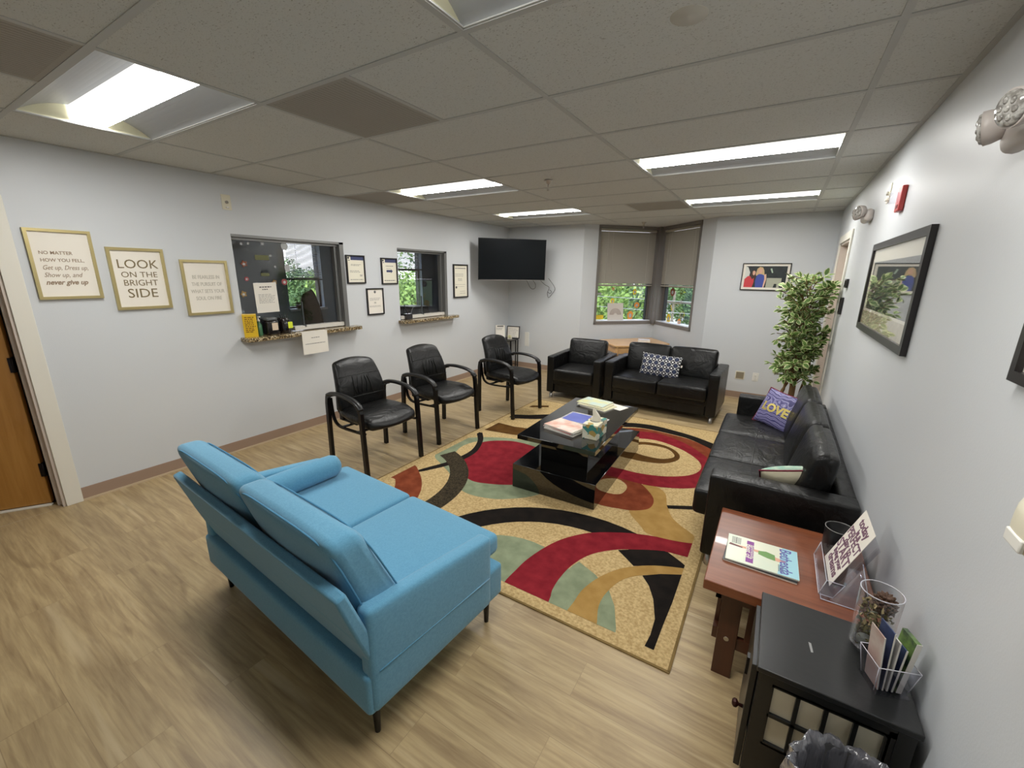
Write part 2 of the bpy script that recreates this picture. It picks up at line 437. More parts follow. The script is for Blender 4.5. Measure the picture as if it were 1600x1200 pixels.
# interior on the left of the walking direction
for nm, pts in (('baseboard_left', [(0, YB), (0, .71)]), ('baseboard_right', [(XR, YF), (XR, 5.12)]),
                ('baseboard_back', [(XR, YB), BAYR, BAYC, BAYL, (0, YB)])):
    mb = MB(); base_run(mb, pts); base_run(mb, pts, .014, .016, 1); struct(nm, mb, [BASEB, SHOE])

# left door: casing, jamb and a veneered leaf standing ajar into the next room
d = struct('door_1', (lambda m: (m.box(0, .016, .62, .71, 0, 2.09, 0, .003), m.box(0, .016, -.39, -.30, 0, 2.09, 0, .003), m.box(0, .016, -.30, .62, 2.02, 2.09, 0, .003),
     m.box(-TW, 0, .605, .62, 0, 2.02, 1), m.box(-.075, -.055, .59, .606, 0, 2.02, 1), m.box(-TW, 0, -.30, -.285, 0, 2.02, 1), m.box(-TW, 0, -.30, .62, 2.005, 2.02, 1), m)[-1])(MB()), [TRIMW, JAMB, WHITEP])
lf = MB(); lf.box(0, .86, -.022, .022, .012, 2.0, 0, .002)
ts = MB(); ts.box(-.01, 1.02, .024, .052, 0, .010, 0, .002); th_ = ts.build('threshold', TRIMW, d); th_.matrix_world = Matrix.Translation((-TW-.012, .585, 0)) @ Matrix.Rotation(math.radians(-122), 4, 'Z')
fe = MB(); fe.face([(0, .605, .0005), (-.13, .605, .0005), (-.70, -.30, .0005), (0, -.30, .0005)][::-1]); struct('floor_entry', fe, FLOOR)
leaf = lf.build('door_leaf', DOORW, d); leaf.matrix_world = Matrix.Translation((-TW-.012, .585, 0)) @ Matrix.Rotation(math.radians(-122), 4, 'Z')
hg = MB()
for z in (.22, .98, 1.78):
    hg.box(-.01, .012, -.028, .028, z, z+.10)
    hg.tube([(-.008, .026, z), (-.008, .026, z+.1)], .007, 8)
hg.build('hinge', mat('dark_bronze', S(38, 34, 36), .35, .8), leaf)
# corridor seen past the door and office room behind the reception windows
OX = -2.55
mb = MB()
mb.face([(OX, YF, 0), (-TW, YF, 0), (-TW, 7.6, 0), (OX, 7.6, 0)]); struct('floor_office', mb, mat('office_carpet', S(74, 76, 80), .95))
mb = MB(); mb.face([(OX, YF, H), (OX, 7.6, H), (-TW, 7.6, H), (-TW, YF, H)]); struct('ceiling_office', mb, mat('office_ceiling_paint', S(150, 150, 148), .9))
OW1 = (3.97, 4.60, 1.06, 2.16); OW2 = (5.92, 7.03, .84, 2.16)
mb = MB(); wall_with_holes(mb, YF, 7.6, 0, H, [OW1, OW2], lambda a, z, d: (OX+d, a, z), .16)
struct('wall_office_far', mb, [OFFW, OFFW])
mb = MB(); mb.box(OX-.16, 0, 7.6, 7.7, 0, H); struct('wall_office_right', mb, OFFW)
mb = MB(); mb.box(OX-.16, -TW, YF-.1, YF, 0, H); struct('wall_office_left', mb, OFFW)
mb = MB(); mb.box(OX, -TW, .95, 1.05, 0, H); struct('wall_office_divider', mb, OFFW)
mb = MB(); mb.box(-TW, 0, YB+.001, 7.6, 0, H); struct('wall_office_near', mb, OFFW)

# bay walls (local x along the wall, y up, z into the room)
FRM = mat('bronze_window_frame', S(122, 116, 110), .5, .1); FRD = mat('dark_window_gasket', S(44, 44, 44), .5)
SILLW = mat('white_sill', S(236, 238, 240), .4)
dl = Vector((BAYC[0]-BAYL[0], BAYC[1]-BAYL[1], 0)); LL = dl.length; dl.normalize()
dr = Vector((BAYR[0]-BAYC[0], BAYR[1]-BAYC[1], 0)); LR = dr.length; dr.normalize()
BL = frame_m((BAYL[0], BAYL[1], 0), dl, (0, 0, 1)); BR = frame_m((BAYC[0], BAYC[1], 0), dr, (0, 0, 1))
WZ0, WZ1 = .862, 2.415
WL = (.245, LL-.03); WR = (.03, LR-.298)
for nm, BM, LEN, (a, b) in (('wall_bay_left', BL, LL, WL), ('wall_bay_right', BR, LR, WR)):
    mb = MB(); wall_with_holes(mb, 0, LEN, 0, H, [(a, b, WZ0, WZ1)], lambda q, z, d: (q, z, d), .14)
    struct(nm, mb, [WALL, WALL], mw=BM)
def bay_window(name, BM, a, b, corner_right):
    mb = MB(); f = .036
    mb.box(a, b, WZ0, WZ0+.05, -.16, .012, 0); mb.box(a, b, WZ1-.03, WZ1+.018, -.16, .012, 0)
    e0, e1 = (a, a+f), (b-f, b)
    mb.box(e0[0], e0[1], WZ0, WZ1, -.16, .012, 0); mb.box(e1[0], e1[1], WZ0, WZ1, -.16, .012, 0)
    # deep jamb next to the corner post
    if corner_right: mb.box(b-.075, b-f, WZ0+.05, WZ1-.03, -.16, -.10, 0); mb.box(b-.088, b-.075, WZ0+.05, WZ1-.03, -.15, -.09, 1)
    else: mb.box(a+f, a+.085, WZ0+.05, WZ1-.03, -.16, -.10, 0); mb.box(a+.085, a+.098, WZ0+.05, WZ1-.03, -.15, -.09, 1)
    mb.box(a+f, b-f, WZ0+.05, WZ0+.062, -.16, -.01, 2)
    mb.box(a+f, b-f, 1.485, 1.515, -.15, -.10, 0)
    o = struct(name, mb, [FRM, FRD, SILLW], mw=BM)
    g = MB(); g.box(a+f, b-f, WZ0+.06, WZ1-.03, -.128, -.122); g.build('window_pane', GLASS, o)
    return o
bay_window('window_1', BL, WL[0], WL[1], True); bay_window('window_2', BR, WR[0], WR[1], False)
mb = MB(); mb.prism([(BAYC[0]-.05, BAYC[1]-.035), (BAYC[0], BAYC[1]-.085), (BAYC[0]+.05, BAYC[1]-.035), (BAYC[0]+.05, BAYC[1]+.2), (BAYC[0]-.05, BAYC[1]+.2)], WZ0, H)
struct('trim_bay_post', mb, FRM)

# office windows (frames and panes)
for nm, (a, b, c, e) in (('window_3', OW1), ('window_4', OW2)):
    mb = MB(); f = .035
    mb.box(OX-.16, OX-.08, a, a+f, c, e); mb.box(OX-.16, OX-.08, b-f, b, c, e); mb.box(OX-.16, OX-.08, a, b, c, c+.03); mb.box(OX-.16, OX-.08, a, b, e-f, e)
    zm = 1.52 if nm == 'window_3' else 1.70
    mb.box(OX-.14, OX-.09, a, b, zm, zm+.03)
    mb.box(OX-.16, OX+.05, a-.02, b+.02, c-.03, c+.005, 1)
    o = struct(nm, mb, [FRD, SILLW]); g = MB(); g.box(OX-.125, OX-.12, a+f, b-f, c, e); g.build('window_pane', GLASS, o)

# reception openings: metal frame, sliding track and glass
ALU = mat('grey_aluminium', S(128, 128, 126), .4, .5); TRK = mat('white_track', S(214, 210, 200), .4)
def reception(name, O, glass_to):
    a, b, c, e = O
    mb = MB(); f = .022
    mb.box(-TW+.01, .004, a, b, e-f, e, 0); mb.box(-TW+.01, .004, b-.05, b, c, e, 0); mb.box(-TW+.01, -.02, a, a+.012, c, e, 0)
    mb.box(-.075, -.03, a, b, e-.045, e-f, 0); mb.box(-.10, -.045, b-.085, b-.05, c, e-f, 0)
    mb.box(-.09, -.02, a+.5 if name == 'window_5' else a+.03, b-.05, c+.035, c+.075, 1)
    o = struct(name, mb, [ALU, TRK])
    g = MB(); g.box(-.052, -.046, a+.01, glass_to, c+.035, e-f); g.build('sliding_pane', GLASS, o)
    g = MB(); g.box(-.085, -.079, glass_to-.05, b-.06, c+.075, e-.045); g.build('sliding_pane', GLASS, o)
    h = MB(); h.box(-.06, -.04, glass_to-.004, glass_to+.004, c+.035, c+.32); h.box(-.045, -.02, glass_to-.009, glass_to+.009, c+.06, c+.085)
    h.build('pane_edge', mat('glass_edge', S(84, 88, 90), .2), o)
    return o
reception('window_5', O1, 2.62); reception('window_6', O2, 4.38)

# right door near the far corner
a, b = DR[0], DR[1]
mb = MB()
mb.box(XR-.016, XR, a-.075, a, 0, DR[3]+.075, 0, .003); mb.box(XR-.016, XR, b, b+.075, 0, DR[3]+.075, 0, .003); mb.box(XR-.016, XR, a, b, DR[3], DR[3]+.075, 0, .003)
mb.box(XR, XR+TW, b-.02, b, 0, DR[3], 1); mb.box(XR, XR+TW, a, a+.02, 0, DR[3], 1); mb.box(XR, XR+TW, a, b, DR[3]-.02, DR[3], 1); mb.box(XR+.05, XR+.065, b-.035, b-.02, 0, DR[3]-.02, 1)
d = struct('door_2', mb, [TRIMW, JAMB])
mb = MB(); mb.box(XR+.07, XR+.11, a+.02, b-.02, .01, DR[3]-.02); mb.build('door_leaf', mat('beige_door_paint', S(196, 182, 168), .5), d)
mb = MB(); mb.lathe([(.0, 0), (.012, .002), (.012, .03), (.028, .045), (.03, .06), (.02, .072), (0, .075)]); mb.build('door_knob', CHROME, d, mw=frame_m((XR+.07, a+.09, .95), (0, -1, 0), (0, 0, 1)))

# ================================================================== CEILING THINGS
WINGM = mat('white_enamel_reflector', S(168, 171, 174), .55)
BSK = mat('lamp_basket_side', S(230, 230, 226), .5, emit=((1.0, .985, .95, 1), .9))
DIFF = mat('lamp_diffuser', S(255, 255, 255), .5, emit=((1.0, .985, .95, 1), LAMP))
ENDM = mat('lamp_end_plate', S(236, 232, 200), .5)
TROF_LABEL = {(0, 0): 'lit recessed ceiling troffer above the gold framed quote signs', (0, 4): 'lit recessed ceiling troffer between the reception windows and the sprinkler',
    (0, 7): 'lit recessed ceiling troffer nearest the wall mounted television', (2, 0): 'lit recessed ceiling troffer cut off by the top edge of the photo',
    (2, 4): 'lit recessed ceiling troffer over the coffee table, larger of the right pair', (2, 7): 'lit recessed ceiling troffer closest to the corner bay window'}
def troffer():
    t = thing('ceiling_light', '', 'ceiling light', (0, 0, H), 0, 'recessed fluorescent troffers')
    w2, l2, d0 = GDY/2-.013, GDX/2-.013, .085
    mb = MB()
    mb.box(-l2, l2, -w2, -w2+.008, -.001, .004); mb.box(-l2, l2, w2-.008, w2, -.001, .004); mb.box(-l2, -l2+.008, -w2, w2, -.001, .004); mb.box(l2-.008, l2, -w2, w2, -.001, .004)
    mb.build('frame', TBAR, t)
    mb = MB(); n = 8; cw = .074
    for sg in (-1, 1):
        pr_ = []
        for k in range(n+1):
            u = k/n; y = sg*(w2-.004 - u*(w2-.004-cw)); z = d0*math.sin(u*PI/2)**.9 if u > 0 else 0
            pr_.append((y, z))
        for (y0, z0), (y1, z1) in zip(pr_[:-1], pr_[1:]):
            mb.face([(-l2, y0, z0), (l2, y0, z0), (l2, y1, z1), (-l2, y1, z1)], 0, True)
    mb.face([(-l2, -w2, 0), (-l2, w2, 0), (-l2, w2, .13), (-l2, -w2, .13)], 1); mb.face([(l2, -w2, 0), (l2, w2, 0), (l2, w2, .13), (l2, -w2, .13)], 1)
    mb.build('reflector', [WINGM, ENDM], t)
    mb = MB(); cw2 = .072; zl = .014
    mb.face([(-l2+.004, -cw2, zl), (-l2+.004, cw2, zl), (l2-.004, cw2, zl), (l2-.004, -cw2, zl)])
    df = mb.build('diffuser', DIFF, t)
    for sg in (-1, 1):
        mb = MB(); mb.face([(-l2+.004, sg*cw2, zl), (l2-.004, sg*cw2, zl), (l2-.004, sg*(cw2+.004), d0), (-l2+.004, sg*(cw2+.004), d0)]); mb.build('basket_side', BSK, df)
    return t
t0 = troffer(); first = True
for (c, r) in LIGHT_CELLS:
    t = t0 if first else copy_tree(t0); first = False
    t.location = (GX0 + (c+.5)*GDX, GY0 + (r+.5)*GDY, H)
    t['label'] = TROF_LABEL.get((c, r), 'lit recessed ceiling troffer in the ceiling behind the camera')
for (c, r, lab) in ((1.0, 1, 'grey perforated return grille in the ceiling right of the near troffer'), (.5, -1, 'grey perforated return grille at the top left corner of the photo'),
                    (1.5, 7, 'grey perforated return grille beside the troffer near the bay window'), (-.5, 4, 'grey ceiling grille against the reception wall by the second troffer')):
    x0 = GX0 + c*GDX; x1 = x0 + GDX/2
    if c < 0: x0, x1 = .03, GX0
    y0 = GY0 + r*GDY; y1 = y0 + GDY
    cx, cy = (x0+x1)/2, (y0+y1)/2; a, b = (x1-x0)/2-.013, (y1-y0)/2-.013
    t = thing('ceiling_vent', lab, 'ceiling vent', (cx, cy, H), 0, 'return air grilles')
    mb = MB(); mb.box(-a, a, -b, b, -.002, .0); mb.build('grille_plate', GRILLE, t)
    mb = MB()
    for k in range(24):
        for s_ in (0, 1):
            u = -a+.03 + (2*a-.06)*k/23
            if s_ == 0: mb.box(u-.003, u+.003, -b+.02, b-.02, -.0028, -.002)
    mb.build('louver_strips', mat('grille_strip', S(152, 147, 138), .7), t)
for (x, y, lab) in ((2.351, 3.451, 'nearer chrome fire sprinkler head hanging from the ceiling'), (2.28, 6.70, 'farther chrome fire sprinkler head in front of the bay window')):
    t = thing('fire_sprinkler', lab, 'sprinkler', (x, y, H), 0, 'pendant sprinklers')
    mb = MB(); mb.lathe([(.0, -.003), (.036, -.003), (.034, -.010), (.022, -.014), (.018, -.03), (.012, -.034), (.0, -.034)]); mb.build('escutcheon', CHROME, t)
    mb = MB(); mb.lathe([(.009, -.03), (.011, -.05), (.005, -.056), (.005, -.082), (0, -.082)], seg=10)
    mb.tube([(.008, 0, -.05), (.014, 0, -.065), (.004, 0, -.085)], .002, 6); mb.tube([(-.008, 0, -.05), (-.014, 0, -.065), (-.004, 0, -.085)], .002, 6)
    mb.build('nozzle', CHROME, t); mb = MB(); mb.lathe([(0, -.083), (.014, -.084), (.014, -.086), (0, -.087)], seg=14); mb.build('deflector', CHROME, t)
t = thing('water_stain_speaker', 'flush round grey detector disc in a tile near the top of the photo', 'ceiling detector', (3.79, 1.585, H)); t.name = 'ceiling_detector'
mb = MB(); mb.lathe([(0, -.004), (.022, -.004), (.024, -.002), (.055, -.0015), (.056, 0)]); mb.build('cover', mat('grey_disc', S(196, 193, 184), .8), t)

# ================================================================== FRAMED THINGS ON WALLS
def picture(name, label, cat, M_, w_, h_, fw, fd, fmat, paper, draw=None, group=None, mat_w=0, mats=None, glass=False):
    """M_: frame of the centre on the wall (x right, y up, z out)"""
    t = thing(name, label, cat, mw=M_, group=group)
    mb = MB(); a, b = w_/2, h_/2
    def bar(p): mb.prism(p, .0015, fd, 0)
    bar([(-a, -b), (a, -b), (a-fw, -b+fw), (-a+fw, -b+fw)]); bar([(a, -b), (a, b), (a-fw, b-fw), (a-fw, -b+fw)])
    bar([(a, b), (-a, b), (-a+fw, b-fw), (a-fw, b-fw)]); bar([(-a, b), (-a, -b), (-a+fw, -b+fw), (-a+fw, b-fw)])
    mb.build('frame', fmat, t)
    mb = MB(); mb.box(-a+fw*.9, a-fw*.9, -b+fw*.9, b-fw*.9, .002, fd*.45); mb.build('mat_board' if mat_w else 'paper', paper, t)
    if draw: draw(t, a-fw, b-fw, fd*.45)
    if glass:
        mb = MB(); mb.box(-a+fw*.95, a-fw*.95, -b+fw*.95, b-fw*.95, fd*.45+.004, fd*.45+.006); mb.build('glass_pane', GLASS, t)
    return t
def textlines(mb, x0, x1, y, n, dy, h=.004, z=0, seed=1, mi=0, jitter=.3):
    rnd = random.Random(seed)
    for k in range(n):
        yy = y-k*dy; x = x0
        e = x1 - (x1-x0)*jitter*rnd.random()
        while x < e:
            ww = rnd.uniform(.008, .03); ww = min(ww, e-x)
            if ww < .004: break
            mb.box(x, x+ww, yy-h/2, yy+h/2, z, z+.0006, mi); x += ww+.006
WARMINK = mat('bronze_ink', S(150, 128, 104), .5, .3); SIDEINK = mat('brown_gold_ink', S(128, 112, 78), .5, .2); PALEINK = mat('pale_grey_ink', S(192, 186, 172), .6)
def d1(t, a, b, z):
    mb = MB(); kw = dict(ext=.0004)
    mb.text('NO MATTER', .030, (-a+.03, .075, z+.0008), 'LEFT', bold=.0003, sx=.95); mb.text('HOW YOU FELL,', .030, (-a+.03, .028, z+.0008), 'LEFT', bold=.0003, sx=.95)
    mb.text('Get up, Dress up,', .042, (-a+.03, -.020, z+.0008), 'LEFT', shear=.35, sx=.74); mb.text('Show up, and', .042, (-a+.03, -.068, z+.0008), 'LEFT', shear=.35, sx=.80)
    mb.text('never give up', .044, (-a+.03, -.116, z+.0008), 'LEFT', shear=.35, bold=.0012, sx=.86); mb.build('lettering', WARMINK, t)
def d2(t, a, b, z):
    mb = MB(); z += .0008
    mb.text('LOOK', .090, (0, .105, z), sx=1.0); mb.text('ON THE', .058, (0, .030, z), sx=1.03); mb.text('BRIGHT', .062, (0, -.030, z), sx=.98); mb.text('SIDE', .094, (0, -.108, z), sx=1.02)
    mb.build('lettering', SIDEINK, t)
def d3(t, a, b, z):
    mb = MB(); z += .0008
    for k, s_ in enumerate(('BE FEARLESS IN', 'THE PURSUIT OF', 'WHAT SETS YOUR', 'SOUL ON FIRE')): mb.text(s_, .042, (0, .085-k*.058, z), sx=.72, bold=.0004)
    mb.build('lettering', PALEINK, t)
picture('framed_quote_sign', 'gold framed sign reading no matter how you feel, nearest the wooden door', 'framed sign', left_wall(.916, 1.682), .320, .452, .018, .022, GOLD, PAPER, d1, 'gold framed quote signs')
picture('framed_quote_sign', 'gold framed sign with big letters look on the bright side', 'framed sign', left_wall(1.308, 1.588), .338, .448, .020, .022, GOLD, PAPER, d2, 'gold framed quote signs')
picture('framed_quote_sign', 'gold framed sign with faint pale lettering be fearless, beside the big reception window', 'framed sign', left_wall(1.752, 1.516), .348, .448, .020, .022, GOLD, PAPER, d3, 'gold framed quote signs')
NAVY = mat('navy_print', S(58, 66, 104), .5)
def dg(kind):
    def f(t, a, b, z):
        if kind in (1, 2):
            mb = MB(); mb.box(-a*.55, a, b-.040, b, z, z+.0006); mb.build('header_band', NAVY, t)
            mb = MB(); mb.lathe([(0, 0), (.011, 0), (.011, .0008), (0, .0008)], (-a+.022, b-.018, z), 12); mb.box(-a+.015, -a+.04, b-.045, b-.038, z, z+.0006); mb.build('emblem', INKB, t)
        mb = MB()
        if kind == 1: textlines(mb, -a+.05, a-.03, .055, 2, .012, .004, z, 1); textlines(mb, -a+.03, a-.02, -.015, 2, .014, .004, z, 2); textlines(mb, a-.06, a-.02, -.06, 3, .007, .004, z, 9); textlines(mb, -a+.03, a-.02, -b+.03, 1, .014, .006, z, 3, jitter=0)
        if kind == 2: textlines(mb, -a+.06, a-.05, .06, 1, .014, .007, z, 4, jitter=0); textlines(mb, -a+.07, a-.06, .03, 1, .01, .003, z, 6); textlines(mb, -a+.03, a-.02, -b+.03, 1, .014, .008, z, 5, jitter=0)
        if kind == 3: mb.lathe([(0, 0), (.016, 0), (.016, .0008), (0, .0008)], (0, b-.03, z), 14); textlines(mb, -a+.03, a-.02, .04, 3, .012, .003, z, 7); textlines(mb, -.02, .02, -.01, 2, .012, .005, z, 8); textlines(mb, -a+.02, a-.02, -.05, 2, .012, .003, z, 3)
        if kind == 4:
            textlines(mb, -a+.03, a-.03, b-.04, 1, .02, .012, z, 4, jitter=0); textlines(mb, -a+.03, a-.03, b-.12, 3, .018, .004, z, 6); textlines(mb, -.06, .06, b-.19, 3, .014, .004, z, 2); textlines(mb, -a+.03, a-.03, -.05, 2, .03, .003, z, 8)
            mb.lathe([(0, 0), (.018, 0), (.018, .0008), (0, .0008)], (-a+.05, -.09, z), 14); textlines(mb, -.02, a-.03, -.15, 2, .03, .004, z, 3)
        mb.build('print', INK, t)
        if kind == 2:
            mb = MB(); mb.box(-.045, .025, -.013, .013, z, z+.0008); mb.prism([(.025, -.024), (.055, 0), (.025, .024)], z, z+.0008); mb.build('arrow_print', NAVY, t)
    return f
picture('framed_notice', 'black framed notice with navy header band, closest to the big reception window', 'framed notice', left_wall(3.281, 1.688), .252, .312, .014, .020, BLKFR, PAPERC, dg(1), 'black framed notices')
picture('framed_notice', 'black framed notice with a blue arrow pointing right', 'framed notice', left_wall(3.777, 1.675), .256, .312, .014, .020, BLKFR, PAPERC, dg(2), 'black framed notices')
picture('framed_notice', 'black framed letter hanging lowest, between and below two framed notices', 'framed notice', left_wall(3.530, 1.318), .252, .314, .014, .020, BLKFR, PAPER, dg(3), 'black framed notices')
picture('framed_certificate', 'tall dark framed cream certificate right of the small reception window', 'framed certificate', left_wall(5.175, 1.546), .345, .490, .018, .022, BLKFR, PAPERC, dg(4))

# large glazed picture on the right wall
PH1 = mat('green_grey_photo_print', S(62, 68, 66), .5, noise_=(5, .25, S(36, 44, 38)))
SAND = mat('sandy_print', S(176, 168, 140), .5, noise_=(40, .2, S(206, 198, 172)))
def dbig(t, a, b, z):
    mb = MB(); mb.box(-a+.075, a-.06, -b+.10, b-.075, z, z+.001); mb.build('photo_print', PH1, t)
    mb = MB(); mb.box(-a+.0, a-.0, -b, -b+.085, z, z+.0012); mb.build('print_border', SAND, t)
picture('framed_picture', 'large black framed picture under glass hanging over the long black sofa', 'framed picture', right_wall(3.05, 1.609), 1.30, .535, .038, .024, BLKFR, PAPERC, dbig, glass=True)
picture('framed_picture', 'black framed picture cut off by the right edge of the photo', 'framed picture', right_wall(1.135, 1.69), .56, .50, .025, .024, BLKFR, PAPER, lambda t, a, b, z: (lambda m: (m.box(-a+.05, a-.05, -b+.05, b-.05, z, z+.001), m.build('photo_print', PH1, t)))(MB()), glass=True)
for (y, z, h_, lab) in ((4.90, 1.42, .15, 'small black framed photo low on the right wall behind the ficus'), (4.82, 1.62, .075, 'tiny black framed photo higher on the right wall behind the ficus')):
    picture('small_photo_frame', lab, 'photo frame', right_wall(y, z), .12, h_, .012, .02, BLKFR, PAPER, None, 'small frames behind the plant')
# photo of two women on the back wall
def dtwo(t, a, b, z):
    W_ = a-.028; Hh = b-.028
    mb = MB(); mb.box(-W_, W_, -Hh, Hh, z, z+.0006); mb.build('photo_background', mat('dark_photo_print', S(40, 50, 50), .5, noise_=(14, .2, S(24, 30, 34))), t)
    def P(name, pts, col, dz):
        m = MB(); m.prism([(-W_+u*2*W_, Hh-v*2*Hh) for u, v in pts][::-1], z+.0006, z+.0006+dz); return m.build(name, mat('print_'+name, col, .6), t)
    P('pale_backdrop', [(0, 0), (.06, .05), (.12, .3), (.1, .6), (0, .7)], S(214, 216, 208), .0004)
    P('display_board', [(.55, .55), (.90, .55), (.90, .82), (.86, .82), (.86, 1), (.80, 1), (.80, .82), (.74, .82), (.72, 1), (.54, 1)], S(176, 178, 160), .0004)
    P('light_spots', [(.60, .12), (.64, .1), (.68, .3), (.65, .32)], S(170, 190, 170), .0005)
    P('blonde_hair', [(.26, .4), (.29, .12), (.35, .03), (.42, .06), (.46, .2), (.48, .42), (.40, .5), (.30, .48)], S(206, 176, 130), .0006)
    P('dark_hair', [(.12, .55), (.15, .3), (.19, .18), (.25, .2), (.27, .4), (.26, .6), (.18, .68)], S(66, 44, 38), .0007)
    P('face', [(.33, .14), (.38, .11), (.42, .16), (.41, .30), (.37, .36), (.33, .30)], S(218, 170, 146), .0009)
    P('face', [(.185, .25), (.22, .21), (.255, .26), (.25, .38), (.22, .44), (.19, .38)], S(190, 140, 116), .0010)
    P('blue_dress', [(.29, .45), (.34, .37), (.40, .37), (.47, .42), (.49, .6), (.47, 1), (.29, 1), (.27, .7)], S(66, 80, 160), .0008)
    P('bare_arm', [(.47, .40), (.52, .36), (.54, .6), (.50, 1), (.47, 1), (.49, .6)], S(220, 182, 160), .0009)
    P('red_jacket', [(0, 1), (0, .62), (.07, .48), (.13, .46), (.19, .62), (.23, .56), (.24, .75), (.21, 1)], S(206, 66, 72), .0009)
picture('framed_photo', 'black framed photo of two women in red and blue on the far wall', 'framed photo', back_wall(3.955, 1.668), .545, .345, .010, .02, BLKFR, PAPER, dtwo, mat_w=1)

# wall plates, alarms, lamps
def plate(name, label, cat, M_, w_, h_, m=WHITEP, extra=None, d=.006, group=None):
    t = thing(name, label, cat, mw=M_, group=group); mb = MB(); mb.box(-w_/2, w_/2, -h_/2, h_/2, .0005, d, 0, .002); mb.build('cover_plate', m, t)
    if extra: extra(t, w_/2, h_/2, d)
    return t
def ex1(t, a, b, d):
    mb = MB(); mb.lathe([(0, 0), (.012, 0), (.012, .010), (0, .012)], (0, 0, d), 12); mb.build('button', CHROME, t)
    mb = MB(); mb.box(-.012, .012, -b+.012, -b+.026, d, d+.012, 0, .003); mb.build('lens', WHITEP, t)
plate('wall_plate', 'small cream wall plate with a lens, high above the framed signs', 'wall plate', left_wall(2.003, 2.225), .075, .122, CREAMP, ex1)
plate('wall_plate', 'narrow cream wall plate high beside the red fire strobe', 'wall plate', right_wall(3.70, 2.185), .075, .115, CREAMP, ex1)
def exo(t, a, b, d):
    mb = MB(); mb.box(-a+.010, a-.010, -b+.012, b-.012, d, d+.004, 0, .002); mb.build('cover_insert', mat('brass_grey_plate', S(168, 158, 136), .4, .5), t)
plate('floor_outlet_box', 'square beige outlet with metal cover low on the far wall', 'outlet', back_wall(3.84, .335), .115, .115, CREAMP, exo)
def exs(t, a, b, d):
    for zz in (-.022, .022):
        mb = MB(); mb.box(-.012, .012, zz-.013, zz+.013, d, d+.003, 0, .004); mb.build('socket', WHITEP, t)
plate('wall_outlet', 'white outlet plate right of the square outlet on far wall', 'outlet', back_wall(4.03, .335), .072, .115, WHITEP, exs)
plate('wall_outlet', 'tall white access plate behind the black corner stand', 'outlet', back_wall(.40, .53), .085, .25, WHITEP, None)
# emergency lights
CLEAR = mat('led_lens', S(190, 188, 182), .15, noise_=(60, .1, S(128, 124, 118)), coat=.3); EMG = mat('grey_beige_housing', S(186, 178, 172), .4)
def emergency(M_, label):
    t = thing('emergency_light', label, 'emergency light', mw=M_ @ Matrix.Scale(.86, 4), group='twin head emergency lights')
    mb = MB(); mb.cushion((0, 0, .03), (.25, .105, .06), .03, (0, .0, .01), 8); mb.build('housing', EMG, t)
    for sx in (-1, 1):
        mb = MB(); mb.tube([(sx*.085, .02, .045), (sx*.085, .03, .07)], .02, 12)
        c0 = Vector((sx*.088, .035, .075)); ax = Vector((sx*.35, -.15, .9)).normalized(); 
        mb.tube([c0-ax*.018, c0-ax*.008, c0+ax*.02, c0+ax*.036], [.025, .042, .05, .051], 24); h = mb.build('lamp_head', EMG, t)
        mb = MB(); c1 = c0+ax*.036; mb.tube([c1, c1+ax*.008, c1+ax*.012], [.046, .044, .03], 24)
        for k in range(7):
            an = 2*PI*k/6; o1 = ax.orthogonal().normalized(); o2 = ax.cross(o1); q = c1+ax*.011 + ((o1*math.cos(an)+o2*math.sin(an))*.024 if k < 6 else Vector())
            mb.tube([q, q+ax*.004], [.011, .005], 10)
        mb.build('lens', CLEAR, h)
    return t
emergency(right_wall(1.68, 2.035), 'twin head emergency light near the top right corner of the photo')
emergency(right_wall(4.27, 2.115), 'twin head emergency light near the far door, left of red strobe')
t = thing('fire_strobe', 'red wall mounted fire alarm strobe with clear flash lens', 'fire alarm', mw=right_wall(3.22, 2.085) @ Matrix.Scale(.86, 4))
mb = MB(); mb.box(-.06, .06, -.075, .075, .0005, .028, 0, .006); mb.build('housing', mat('red_plastic', S(188, 62, 60), .35), t)
mb = MB(); mb.cushion((0, .008, .052), (.05, .07, .05), .015, (0, 0, .004), 4); mb.build('flash_lens', ACRY, t)
mb = MB(); mb.box(-.03, .03, -.055, -.035, .028, .031); mb.build('speaker_slot', mat('dark_red', S(120, 28, 28), .5), t)
t = thing('wall_thermostat', 'cream rounded dispenser cut off by the right photo edge', 'dispenser', mw=right_wall(1.04, 1.24)); t.name = 'wall_dispenser'
mb = MB(); mb.cushion((0, 0, .035), (.13, .125, .07), .035, (0, 0, .01), 8); mb.build('housing', CREAMP, t)
mb = MB(); mb.box(-.03, .03, -.04, -.015, .074, .082, 0, .003); mb.build('push_bar', WHITEP, t)

# ================================================================== TELEVISION IN THE CORNER
tl = Vector((.18, 5.40, 0)); tr_ = Vector((.915, 6.20, 0)); TVW = (tr_-tl).length
Mtv = frame_m(((tl.x+tr_.x)/2, (tl.y+tr_.y)/2, 1.875), (tr_-tl), (0, 0, 1))
Mtv = Mtv @ Matrix.Rotation(math.radians(3), 4, 'X')
t = thing('wall_television', 'black flat television on an arm mount in the far left corner', 'television', mw=Mtv)
mb = MB(); mb.box(-TVW/2, TVW/2, -.31, .31, -.028, 0, 0, .004); mb.box(-TVW*.33, TVW*.33, -.24, .12, -.06, -.028, 0, .01); mb.build('casing', BLKPL, t)
mb = MB(); mb.box(-TVW/2+.007, TVW/2-.007, -.297, .303, 0, .0015); mb.build('screen', mat('tv_screen', S(9, 13, 16), .22, spec=.22), t)
mb = MB(); mb.box(-TVW/2+.01, TVW/2-.01, -.311, -.303, -.002, .0025); mb.build('silver_strip', CHROME, t)
mb = MB(); Mi = Mtv.inverted()
def tvp(x, y, z): return Mi @ Vector((x, y, z))
